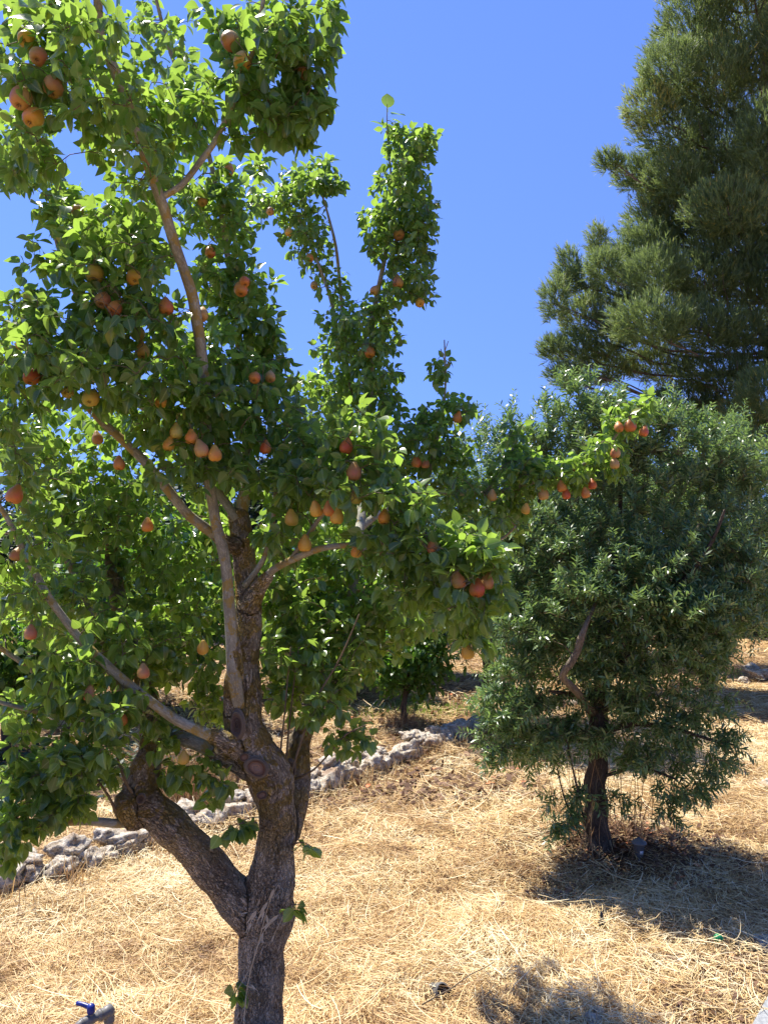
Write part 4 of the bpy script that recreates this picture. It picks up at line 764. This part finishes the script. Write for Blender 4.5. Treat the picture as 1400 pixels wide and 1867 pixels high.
OB = [(1080, 1100, 40, 40, 3.95, .12, 8), (1000, 1150, 90, 70, 4.15, .25, 26), (1080, 1050, 100, 70, 4.15, .25, 30), (1050, 1200, 80, 50, 4.1, .15, 12), (940, 1280, 70, 50, 4.2, .2, 16), (1060, 1330, 70, 40, 4.15, .15, 8), (1150, 1340, 90, 40, 4.2, .2, 12), (1240, 1420, 60, 30, 4.1, .15, 6), (1310, 1390, 40, 26, 4.0, .1, 4), (990, 1350, 60, 40, 4.2, .2, 12), (1120, 1250, 90, 40, 4.1, .2, 18), (1230, 1310, 60, 30, 4.1, .15, 10), (1250, 1130, 90, 70, 3.95, .2, 24), (1080, 765, 110, 45, 4.5, .3, 36), (970, 850, 70, 60, 4.6, .3, 24), (1350, 860, 80, 60, 4.6, .3, 34), (1380, 980, 70, 80, 4.5, .3, 36), (1385, 1110, 50, 60, 4.4, .3, 20), (930, 980, 60, 70, 4.5, .3, 22), (1150, 800, 120, 50, 4.4, .3, 34), (1060, 860, 100, 80, 4.55, .4, 56), (1180, 850, 110, 90, 4.5, .4, 60), (1270, 900, 80, 80, 4.6, .4, 42), (1020, 980, 100, 90, 4.5, .4, 60), (1140, 1000, 120, 90, 4.4, .4, 60), (1260, 1040, 110, 90, 4.2, .35, 70), (1180, 1110, 110, 80, 4.05, .25, 60), (1300, 1130, 80, 70, 4.1, .3, 44), (970, 1100, 80, 90, 4.4, .35, 46), (1070, 1140, 110, 90, 4.6, .3, 44), (1230, 1200, 110, 60, 4.1, .3, 46), (960, 1220, 80, 70, 4.3, .3, 36), (1080, 1240, 110, 60, 4.45, .35, 28), (1170, 1280, 90, 40, 4.25, .3, 18), (990, 1300, 80, 45, 4.25, .3, 16), (920, 1335, 45, 45, 4.12, .15, 9), (1270, 1270, 60, 40, 4.15, .25, 9), (1230, 1375, 85, 40, 4.1, .2, 10), (1320, 1345, 40, 22, 4.0, .1, 4), (1300, 1430, 24, 12, 4.0, .1, 1), (1140, 1370, 50, 30, 4.3, .15, 4), (900, 1370, 20, 24, 4.1, .1, 2), (1000, 1375, 50, 24, 4.25, .15, 4), (1215, 1470, 16, 30, 4.1, .06, 3), (1340, 1050, 50, 80, 4.1, .25, 20), (1020, 1470, 24, 40, 4.22, .06, 4), (1060, 1440, 20, 50, 4.2, .05, 4), (1130, 1450, 20, 40, 4.25, .06, 3), (1050, 715, 45, 16, 4.5, .2, 7), (1180, 765, 100, 30, 4.6, .3, 18), (1290, 800, 60, 40, 4.7, .3, 18), (1330, 970, 50, 60, 4.3, .3, 14)]
olive = olive_tree('olive_tree', 'bushy olive tree on the right with grey trunk standing in a mound of brown soil', OL, OLIMBS, OB, 1.6, (.038, .060), 2, L=(.07, .16), gap=.0108)
# rear olives
def olive_far(name, label, x, ybase, d, hpx, wpx, dens, n=None, leaf=(.065, .095)):
    b = pt(x, ybase, d); mid = ybase - hpx * .55
    limbs = [[(x, ybase + 30, d, 260 / d), (x + 4, ybase - hpx * .15, d, 190 / d), (x - 6, ybase - hpx * .45, d, 150 / d), (x + 10, ybase - hpx * .8, d, 60 / d)],
             [(x, ybase - hpx * .3, d, 160 / d), (x - wpx * .3, ybase - hpx * .6, d - .2, 60 / d)], [(x, ybase - hpx * .3, d, 160 / d), (x + wpx * .3, ybase - hpx * .6, d + .2, 60 / d)]]
    bl = []
    for q in range(12):
        an = q * 2.4; rr = (q / 12) ** .5; bl.append((x + math.cos(an) * rr * wpx * .34, mid - math.sin(an) * rr * hpx * .27, wpx * .17, hpx * .14, d + math.sin(q * 1.7) * .5, .35, dens))
    return olive_tree(name, label, b, limbs, bl, 1.0, leaf, 1, gap=.022, L=(.2, .4))
o1 = olive_far('olive_tree', 'olive tree half hidden behind the pear branches and left of the front olive', 885, 1320, 7.5, 600, 400, 44)
o2 = olive_far('olive_tree', 'olive tree at the right edge behind the front olive and below the pine', 1285, 1262, 9.2, 520, 430, 56)
for (x, ybase, d, rz, sc, lab) in [(1560, 1285, 8.6, 1.3, 1.0, 'olive tree just beyond the right edge of the second olive row'), (1180, 1255, 9.5, 2.4, 1.0, 'olive tree hidden deepest behind the front olive crown'), (1040, 1215, 12.5, .7, 1.05, 'far small olive tree seen through the gap under the olive crowns')]:
    b = pt(x, ybase, d); c = o2.copy(); COL.objects.link(c); c.location = (b[0], b[1], 0); c.rotation_euler = (0, 0, rz); c.scale = (sc,) * 3; c['label'] = lab
    for ch in list(o2.children): k_ = ch.copy(); COL.objects.link(k_); k_.parent = c; k_.matrix_parent_inverse = ch.matrix_parent_inverse.copy()

# ================================================================== round citrus and broadleaf trees behind the wall
def round_tree(name, label, x, ybase, d, cy, rx, ry, trunkw, n, leaf, mat, cat='tree', group=None, nb=9, tmpl=BROADLEAF, fork=True, bark=None):
    b = pt(x, ybase, d); root = empty(name, (b[0], b[1], 0), label, cat, group)
    P_ = []; R_ = []
    a = Acc(); P, r = limb(a, [(x, ybase + 12, d, trunkw * 1.3), (x - 4, ybase * .7 + cy * .3, d, trunkw), (x + 3, ybase * .3 + cy * .7, d, trunkw * .8), (x, cy, d, trunkw * .6), (x + 3, cy - ry * .6, d, trunkw * .3)], None, 9, .06, .1); under(a.build('trunk', bark or M_obark), root); P_.append(P); R_.append(r)
    for q in range(4):
        an = q * 1.57 + .5; a = Acc(); P, r = limb(a, [(x, (ybase + cy) / 2, d, trunkw * .6), (x + math.cos(an) * rx * .35, cy + ry * .2, d + math.sin(an) * mw(rx, d) * .35, trunkw * .35), (x + math.cos(an) * rx * .6, cy - ry * .3, d + math.sin(an) * mw(rx, d) * .6, trunkw * .15)], None, 6, .08, .1)
        under(a.build('branch', bark or M_obark), root); P_.append(P); R_.append(r)
    bl = []
    for q in range(nb):
        g = q * 2.4; v_ = 1 - 2 * (q + .5) / nb; h_ = math.sqrt(1 - v_ * v_)
        bl.append((x + math.cos(g) * h_ * rx * .6, cy - v_ * ry * .6, rx * .42, ry * .42, d + math.sin(g) * h_ * mw(rx, d) * .6, mw(rx, d) * .42, n))
    tips = blob_pts(bl); polys = grow(np.concatenate(P_), np.concatenate(R_), tips, step=.15)
    P, T, N, S = rosettes(polys, nl=(8, 14), size=leaf, droop=(0, .8)); P = P + rng.normal(0, leaf[1] * .8, P.shape)
    print(name, len(P)); make_leaves('foliage', tmpl, P, T, N, S, mat, root)
    a = Acc()
    for Q, rr in polys: tube(a, Q, rr, 3)
    under(a.build('twigs', M_twig), root); return root
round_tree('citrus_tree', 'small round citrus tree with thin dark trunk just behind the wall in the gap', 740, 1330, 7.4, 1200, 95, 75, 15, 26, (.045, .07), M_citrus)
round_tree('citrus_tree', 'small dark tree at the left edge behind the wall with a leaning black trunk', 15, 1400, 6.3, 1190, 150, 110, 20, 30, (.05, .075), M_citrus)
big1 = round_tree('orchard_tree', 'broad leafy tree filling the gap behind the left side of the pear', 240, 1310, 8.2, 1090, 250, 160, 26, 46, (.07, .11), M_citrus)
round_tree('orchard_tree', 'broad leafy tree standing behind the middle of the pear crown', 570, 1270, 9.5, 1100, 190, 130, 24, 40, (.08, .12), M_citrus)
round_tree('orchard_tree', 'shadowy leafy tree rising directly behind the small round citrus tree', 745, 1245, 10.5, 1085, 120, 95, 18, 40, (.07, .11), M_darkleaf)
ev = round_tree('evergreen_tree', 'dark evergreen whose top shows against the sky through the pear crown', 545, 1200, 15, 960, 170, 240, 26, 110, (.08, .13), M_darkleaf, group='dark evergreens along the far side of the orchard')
spots = [(-330, 1205, 15.5, 1.0, 1.0), (-60, 1200, 16.5, 2.2, .95), (230, 1195, 16, 3.1, 1.05), (800, 1195, 15.5, .4, .8), (970, 1190, 17, 4.0, .95), (1180, 1195, 17.5, 5.1, .9), (1400, 1192, 16.0, 1.9, .85), (1650, 1195, 16, 2.9, 1.0), (1900, 1195, 17, .3, 1.05), (380, 1165, 22, 2.0, 1.2), (-650, 1190, 18, 1.2, 1.1), (90, 1160, 24, .8, 1.2), (680, 1160, 24, 3.3, 1.0), (1080, 1160, 26, 1.1, 1.1), (1500, 1165, 25, 2.6, 1.2)]
for i, (x, ybase, d, rz, sc) in enumerate(spots):
    b = pt(x, ybase, d); c = ev.copy(); COL.objects.link(c); c.location = (b[0], b[1], 0); c.rotation_euler = (0, 0, rz); c.scale = (sc * 1.1, sc * 1.1, sc * (.50 if x > 900 else .72)); c['label'] = 'dense dark evergreen in the far row closing off the orchard'
    for ch in list(ev.children): k_ = ch.copy(); COL.objects.link(k_); k_.parent = c; k_.matrix_parent_inverse = ch.matrix_parent_inverse.copy()

# ================================================================== pine
PB = pt(1430, 1130, 13.5)
pine = empty('pine_tree', (PB[0], PB[1], 0), 'huge dark green pine with billowing needle clumps rising out of the upper right corner', 'tree')
PC = [(1230, 330, 60, 50, 13.6), (1300, 330, 80, 60, 13.5), (1380, 330, 70, 60, 13.3), (1180, 450, 60, 40, 13.8), (1160, 480, 60, 40, 13.7), (1250, 450, 80, 50, 13.4), (1340, 460, 80, 50, 13.3), (1260, 50, 70, 70, 13), (1340, 30, 80, 70, 12.8), (1225, 130, 62, 55, 13.2), (1300, 150, 80, 70, 12.7), (1385, 130, 60, 75, 12.3), (1185, 200, 50, 45, 13.4), (1230, 240, 70, 55, 13), (1320, 270, 80, 65, 12.8), (1115, 298, 28, 18, 13.6), (1155, 320, 36, 30, 13.5), (1205, 320, 55, 45, 13.3), (1400, 260, 60, 70, 12.5), (1180, 400, 40, 50, 13.5), (1240, 380, 70, 50, 13), (1330, 380, 80, 55, 12.8), (1400, 400, 60, 60, 12.6),
 (1088, 445, 17, 36, 13.4), (1100, 490, 32, 30, 13.3), (1035, 490, 20, 36, 13.3), (1060, 520, 40, 34, 13.2), (1012, 550, 22, 42, 13.3), (1060, 580, 45, 36, 13), (1130, 540, 50, 40, 13.1), (1200, 500, 65, 45, 12.9), (1280, 510, 75, 48, 12.6), (1360, 520, 65, 50, 12.4), (1008, 640, 22, 22, 13.2), (1050, 640, 40, 34, 13), (1110, 620, 60, 40, 12.8), (1190, 590, 75, 48, 12.5), (1280, 600, 80, 50, 12.3), (1360, 620, 60, 48, 12.4), (1030, 685, 30, 20, 13.2), (1100, 680, 60, 30, 13.2), (1200, 670, 80, 34, 13.2), (1300, 680, 80, 30, 13.2),
 (1250, 730, 70, 26, 13), (1330, 720, 60, 36, 12.8), (1395, 720, 45, 50, 12.2), (1350, 760, 45, 40, 12.4), (1400, 800, 50, 50, 12.2), (1340, 810, 40, 30, 12.6), (1450, 650, 60, 60, 12.2), (1280, 760, 40, 24, 12.8),
 (1480, 60, 90, 80, 12.6), (1500, 220, 90, 80, 12.6), (1480, 380, 90, 80, 12.8), (1500, 520, 90, 80, 12.8), (1560, 640, 90, 80, 13), (1600, 300, 90, 110, 13.4), (1640, 480, 80, 90, 13.6), (1500, 780, 90, 60, 13), (1270, -60, 70, 60, 13), (1370, -70, 80, 70, 12.8), (1470, -70, 80, 70, 13), (1560, 60, 80, 90, 13.6), (1320, -170, 80, 70, 13.3), (1420, -190, 80, 70, 13.3), (1380, -300, 70, 80, 13.5), (1520, -160, 70, 80, 13.6),
 (1260, 120, 90, 90, 14.6), (1330, 250, 110, 90, 14.8), (1280, 400, 100, 80, 14.8), (1380, 400, 100, 90, 15), (1200, 560, 100, 70, 14.6), (1330, 560, 110, 80, 15), (1450, 300, 100, 100, 15.2), (1380, 80, 110, 90, 15), (1450, 550, 100, 90, 15.2), (1150, 640, 80, 45, 14.2)]
a = Acc(); P, r = limb(a, [(1430, 1150, 13.5, 62), (1425, 1000, 13.5, 54), (1430, 800, 13.5, 50), (1415, 600, 13.6, 44), (1420, 400, 13.6, 38), (1400, 200, 13.6, 30), (1390, 0, 13.6, 22), (1385, -200, 13.5, 12), (1385, -340, 13.5, 5)], None, 14, .2, .06); under(a.build('trunk', M_pbark), pine)
pk = P
nP = []; nT = []; nS = []; nV = []
for i, (x, y, rx, ry, d) in enumerate(PC):
    d += (-.65, .05, .35)[i % 3]
    c = pt(x, y, d); j = int(np.argmin(np.linalg.norm(pk - (c - np.array([0, 0, .6])), axis=1))); a = Acc()
    s_ = np.linspace(0, 1, 9)[:, None]; Q = pk[j] * (1 - s_) + c * s_ - np.array([0, 0, .35]) * np.sin(s_ * 3.14) + rng.normal(0, .04, (9, 3)); tube(a, Q, np.linspace(.032, .010, 9), 6)
    for q in range(7):
        e = c + norm(rng.normal(0, 1, 3)) * np.array([mw(rx, d), mw(rx, d), mw(ry, d)]) * .8; s0 = Q[random.randint(5, 8)]; ss = np.linspace(0, 1, 5)[:, None]; tube(a, s0 * (1 - ss) + e * ss + rng.normal(0, .02, (5, 3)), np.linspace(.008, .003, 5), 4)
    b_ = a.build('branch', M_pbark); under(b_, pine)
    vol = rx * ry; n = int(vol * (.20 if d < 14 else .11)) + 90
    u = norm(rng.normal(0, 1, (n, 3))); rr = rng.random(n) ** .22
    # uneven surface of small sub-clumps
    rr = rr * (.62 + .54 * vn(u[:, 0] * 2.2 + i * 7, u[:, 1] * 2.2 + u[:, 2] * 1.7, 1.2))
    R3 = np.array([mw(rx, d), mw(min(rx, ry) * 1.1, d), mw(ry, d)]) * 1.05
    pos = c + u * rr[:, None] * R3; dr = norm(u * .75 + norm(c - pk[j]) * .35 + np.array([0, 0, .85]) + rng.normal(0, .33, (n, 3)))
    nP.append(pos); nT.append(dr); nV.append(np.full(n, np.clip(random.gauss(.5, .2), .1, .9)))
nP = np.concatenate(nP); nT = np.concatenate(nT); nV = np.concatenate(nV); n = len(nP); K = 10; print('pine shoots', n)
sl = rng.uniform(.08, .17, n); u = norm(np.cross(nT, rng.normal(0, 1, (n, 3)))); v = np.cross(nT, u)
an = rng.uniform(0, 6.28, (n, K)); lo = rng.uniform(0, 1, (n, K)); sp_ = rng.uniform(.3, 1.0, (n, K)); nl = rng.uniform(.07, .11, (n, K))
b0 = nP[:, None] + nT[:, None] * (lo * sl[:, None])[..., None]; rd = np.cos(an)[..., None] * u[:, None] + np.sin(an)[..., None] * v[:, None]
nd = norm(nT[:, None] + rd * sp_[..., None]); tip = b0 + nd * nl[..., None]; sdv = norm(np.cross(nd, rd)) * .0055
V = np.stack([b0 - sdv, b0 + sdv, tip + sdv * .3, tip - sdv * .3], 2).reshape(-1, 3); Fc = np.arange(n * K * 4).reshape(-1, 4)
nd_ = mesh_obj('needles', V, Fc, M_needle, attrs={'var': np.repeat(np.clip(nV[:, None] + rng.normal(0, .22, (n, K)), 0, 1).ravel(), 4)}); under(nd_, pine)

# ================================================================== bushes and prunings behind the wall
bush = tag(upright_tufts('dry_bush', [gp(random.gauss(345, 30), random.gauss(1462, 8))[:2] for _ in range(26)], None, None, M_straw, kind=None, h=(.15, .42), per=34, spread=.10, var=(.18, .12), lean=.6), 'brown dried bush behind the wall between the two pear limbs', 'bush')
b2 = tag(upright_tufts('dry_weed_clump', [gp(random.gauss(735, 9), random.gauss(1338, 3))[:2] for _ in range(14)], None, None, M_straw, kind=None, h=(.08, .25), per=40, spread=.10, var=(.10, .10), lean=.8), 'dark withered weeds round the foot of the small citrus trunk', 'weeds')
P = []; T = []; N = []
c0 = gp(170, 1412)
for i in range(1500):
    P.append((c0[0] + random.gauss(0, .5), c0[1] + random.gauss(0, .22), abs(random.gauss(.03, .07)))); T.append(rng.normal(0, 1, 3) * np.array([1, 1, .3])); N.append(rng.normal(0, .5, 3) + np.array([0, 0, 1]))
pr = empty('prunings_pile', c0, 'low pile of cut dark leafy prunings on the ground behind the wall at left', 'prunings')
make_leaves('foliage', OLIVELEAF, P, T, N, rng.uniform(.06, .12, len(P)), M_darkleaf, pr)
a = Acc()
for i in range(24):
    q = np.array([c0[0] + random.gauss(0, .4), c0[1] + random.gauss(0, .15), .04]); e = q + np.array([random.gauss(0, .4), random.gauss(0, .2), random.uniform(-.02, .1)]); ss = np.linspace(0, 1, 5)[:, None]; tube(a, q * (1 - ss) + e * ss + rng.normal(0, .015, (5, 3)), np.linspace(.007, .003, 5), 5)
under(a.build('sticks', M_twig), pr)

# ================================================================== small man-made things
def plain(name, c, rough=.45, spec=.4, metal=0): 
    t = NT(name); n = t.noise(t.coord('Object'), 45, 4); b = t.bsdf(t.mix(t.ramp(n, [(.4, 0.0), (.7, 1.0)]), c, tuple(q * .72 for q in c)), rough, t.bump(n, .0006), spec); t.put(b, 'Metallic', metal); return t.done(b)
M_pvc = plain('grey_plastic', (.17, .165, .16)); M_blue = plain('blue_plastic', (.012, .028, .22), .35); M_white = plain('white_sticker', (.7, .7, .7)); M_green = plain('green_plastic', (.01, .22, .08)); M_black = plain('black_rubber', (.02, .02, .02))
def on(base, d): return lambda x, y, dd=d: pt(x, y, dd)
D = 2.55
tapb = gp(200, 1905); tap = empty('water_tap', (tapb[0], D, 0), 'grey plastic pipe tap with blue lever handle rising from the straw at bottom left', 'tap')
def lat(acc, axis0, axis1, prof, K=18, m=0):
    """rings of radius r at fraction s from axis0 to axis1"""
    A0 = np.array(axis0, float); B0 = np.array(axis1, float); tube(acc, [A0 + (B0 - A0) * s_ for s_, _ in prof], [r_ for _, r_ in prof], K, m=m)
pe = pt(200, 1843, D)
a = Acc(); lat(a, (pe[0], D, -.05), (pe[0], D, pe[2] - .005), [(0, .0125), (1, .0125)]); under(a.build('riser_pipe', M_pvc), tap)
a = Acc(); lat(a, (pe[0], D, pe[2] - .035), (pe[0], D, pe[2] + .002), [(0, .0155), (.15, .0175), (.2, .0165), (.85, .0165), (1, .0165)])
vl = pt(155, 1864, D - .06); dv = norm(vl - pe)
P, r = smooth_line([pe - np.array([0, 0, .01]), pe + np.array([-.002, 0, .003]), pe + dv * .012, pe + dv * .03], [.0168, .0178, .0168, .0165], .006); tube(a, P, r, 18)
lat(a, pe + dv * .028, pe + dv * .036, [(0, .0185), (1, .0185)]); under(a.build('elbow', M_pvc), tap)
a = Acc(); P, r = smooth_line([pe + dv * .03, pe + dv * .045, pe + dv * .06, pe + dv * .075, pe + dv * .09, pe + dv * .11 + np.array([0, 0, -.008]), pe + dv * .125 + np.array([0, 0, -.03]), pe + dv * .13 + np.array([0, 0, -.06])], [.012, .0125, .016, .016, .0145, .0125, .011, .011], .006); tube(a, P, r, 18)
lat(a, pe + dv * .088, pe + dv * .094, [(0, .0155), (1, .0155)])
vb = pe + dv * .062; lat(a, vb, vb + np.array([0, 0, .026]), [(0, .009), (.7, .009), (1, .0075)]); under(a.build('valve_body', M_pvc), tap)
a = Acc(); hb = vb + np.array([0, 0, .020]); lat(a, hb, hb + np.array([0, 0, .024]), [(0, .011), (.15, .0125), (.85, .0125), (1, .010)])
he = pt(141, 1829, D - .03); P, r = smooth_line([hb + np.array([0, 0, .015]), (hb + np.array([0, 0, .015])) * .5 + he * .5 + np.array([0, 0, .002]), he], [.0085, .0075, .0065], .01); tube(a, P, r, 12); under(a.build('lever', M_blue), tap)
# grey cup on a spike
g = gp(1165, 1582); d_ = g[1]; z0 = float(gz(g[0], g[1])); cup = empty('spike_lamp', (g[0], g[1], z0), 'small grey plastic cup on a spike with white sticker in the olive shade', 'garden spike')
a = Acc(); lat(a, (g[0], d_, z0 - .05), (g[0], d_, z0 + .03), [(0, .003), (1, .006)], 8); under(a.build('spike', M_pvc), cup)
a = Acc(); lat(a, (g[0], d_, z0 + .022), (g[0], d_, z0 + .098), [(0, .016), (.05, .020), (.8, .029), (.82, .032), (.88, .032), (.885, .039), (.97, .040), (1, .037)], 24); under(a.build('cup', M_pvc), cup)
def box(acc, c, s_, rz=0, rx=0, m=0):
    v = np.array([(x, y, z) for z in (-.5, .5) for y in (-.5, .5) for x in (-.5, .5)]) * np.array(s_); M_ = np.array((Matrix.Rotation(rz, 3, 'Z') @ Matrix.Rotation(rx, 3, 'X'))); v = v @ M_.T + np.array(c)
    acc.add(v, [(0, 1, 3, 2)[::-1], (4, 5, 7, 6), (0, 1, 5, 4), (1, 3, 7, 5), (3, 2, 6, 7), (2, 0, 4, 6)], m=m)
a = Acc(); box(a, (g[0] + .004, d_ - .0265, z0 + .05), (.017, .002, .018), 0, .15); under(a.build('sticker', M_white, smooth=False), cup)
# green cap
g = gp(1307, 1738); z0 = float(gz(g[0], g[1])) + .055; a = Acc(); lat(a, (g[0], g[1], z0), (g[0] + .006, g[1] - .012, z0 + .016), [(0, .0155), (.1, .0165), (.75, .0165), (.9, .0155), (1, .011)], 20)
for q in range(16): an = q / 16 * 6.283; lat(a, (g[0] + .0162 * math.cos(an), g[1] + .0162 * math.sin(an), z0 + .001), (g[0] + .005 + .0162 * math.cos(an), g[1] - .009 + .0162 * math.sin(an), z0 + .011), [(0, .0012), (1, .0012)], 5)
tag(a.build('bottle_cap', M_green), 'small round green plastic cap lying on the straw at lower right', 'cap')
# black stub (drip fitting)
g = gp(1098, 1702); z0 = float(gz(g[0], g[1])); a = Acc(); lat(a, (g[0], g[1], z0 - .02), (g[0] - .004, g[1], z0 + .085), [(0, .013), (.4, .013), (.45, .016), (.6, .016), (.65, .010), (.85, .008), (1, .0035)], 14)
tag(a.build('irrigation_stub', M_black), 'little black plastic peg sticking up out of sunlit straw below the olive', 'peg')
# dented tin half buried
g = gp(791, 1818); z0 = float(gz(g[0], g[1])); a = Acc(); K = 26; prof = [(0, .0), (.0, .034), (.004, .038), (.010, .036), (.03, .0355), (.05, .036), (.07, .0355), (.074, .037), (.076, .030)]
V = []
for z_, r_ in prof:
    for q in range(K): an = q / K * 6.283; dd = 1 - .22 * max(0, math.cos(an - 1)) ** 3 * (1 if z_ > .008 else .3); V.append((r_ * dd * math.cos(an), r_ * dd * math.sin(an), z_))
V = np.array(V) @ np.array(Matrix.Rotation(1.0, 3, 'X') @ Matrix.Rotation(.5, 3, 'Y')).T + np.array([g[0], g[1] + .03, z0 - .018]); i = np.arange(len(prof) - 1)[:, None] * K; j = np.arange(K)[None]; jn = (j + 1) % K
a.add(V, np.stack([i + j, i + jn, i + K + jn, i + K + j], -1).reshape(-1, 4)); tag(a.build('tin_can', plain('dull_metal', (.16, .155, .145), .65, .3, .2)), 'dented grey tin half buried under straw at the bottom centre', 'tin')
# concrete corner and pale paver
M_conc = simple('concrete', (.22, .23, .24), (.34, .35, .35), 60, .85, .004)
p1 = gp(1366, 1872, .05); p2 = gp(1412, 1788, .05); p3 = gp(1560, 1800); p4 = gp(1560, 1990); p5 = gp(1330, 1940, .05)
def slab(name, poly, z0, z1, label, cat, kind=None):
    bm = bmesh.new(); lo = [bm.verts.new((p[0], p[1], z0)) for p in poly]; hi = [bm.verts.new((p[0], p[1], z1)) for p in poly]; n_ = len(poly)
    bm.faces.new(lo[::-1]); bm.faces.new(hi)
    for i in range(n_): bm.faces.new((lo[i], lo[(i + 1) % n_], hi[(i + 1) % n_], hi[i]))
    bmesh.ops.recalc_face_normals(bm, faces=bm.faces); bmesh.ops.bevel(bm, geom=[e for e in bm.edges if all(v.co.z > z1 - 1e-4 for v in e.verts)], offset=.006, segments=2, affect='EDGES')
    me = bpy.data.meshes.new(name); bm.to_mesh(me); bm.free(); me.materials.append(M_conc); o = bpy.data.objects.new(name, me); COL.objects.link(o); tag(o, label, cat, kind=kind); return o
slab('pavement', [p5, p4, p3, p2, p1], -.1, .05, 'pale concrete paving corner at the bottom right edge', 'paving', 'structure')
g = gp(1392, 1736); slab('paving_stone', [(g[0] - .04, g[1] - .05), (g[0] + .16, g[1] - .09), (g[0] + .2, g[1] + .04), (g[0] - .02, g[1] + .06)], -.02, float(gz(g[0], g[1])) + .035, 'small pale grey block half covered by straw at the right edge', 'block')
# twigs lying on the straw
for (x0, y0, x1, y1, lab) in [(770, 1862, 905, 1782, 'thin brown twig lying on the straw at the bottom centre'), (1145, 1705, 1172, 1672, 'short pale stalk sticking out of the straw below the olive')]:
    A0 = gp(x0, y0); B0 = gp(x1, y1); A0[2] = float(gz(*A0[:2])) + .05; B0[2] = float(gz(*B0[:2])) + .06; a = Acc(); ss = np.linspace(0, 1, 7)[:, None]; tube(a, A0 * (1 - ss) + B0 * ss + rng.normal(0, .003, (7, 3)), np.linspace(.0028, .0014, 7), 6)
    tag(a.build('fallen_twig', M_twig if x0 < 1000 else M_oat), lab, 'twig')
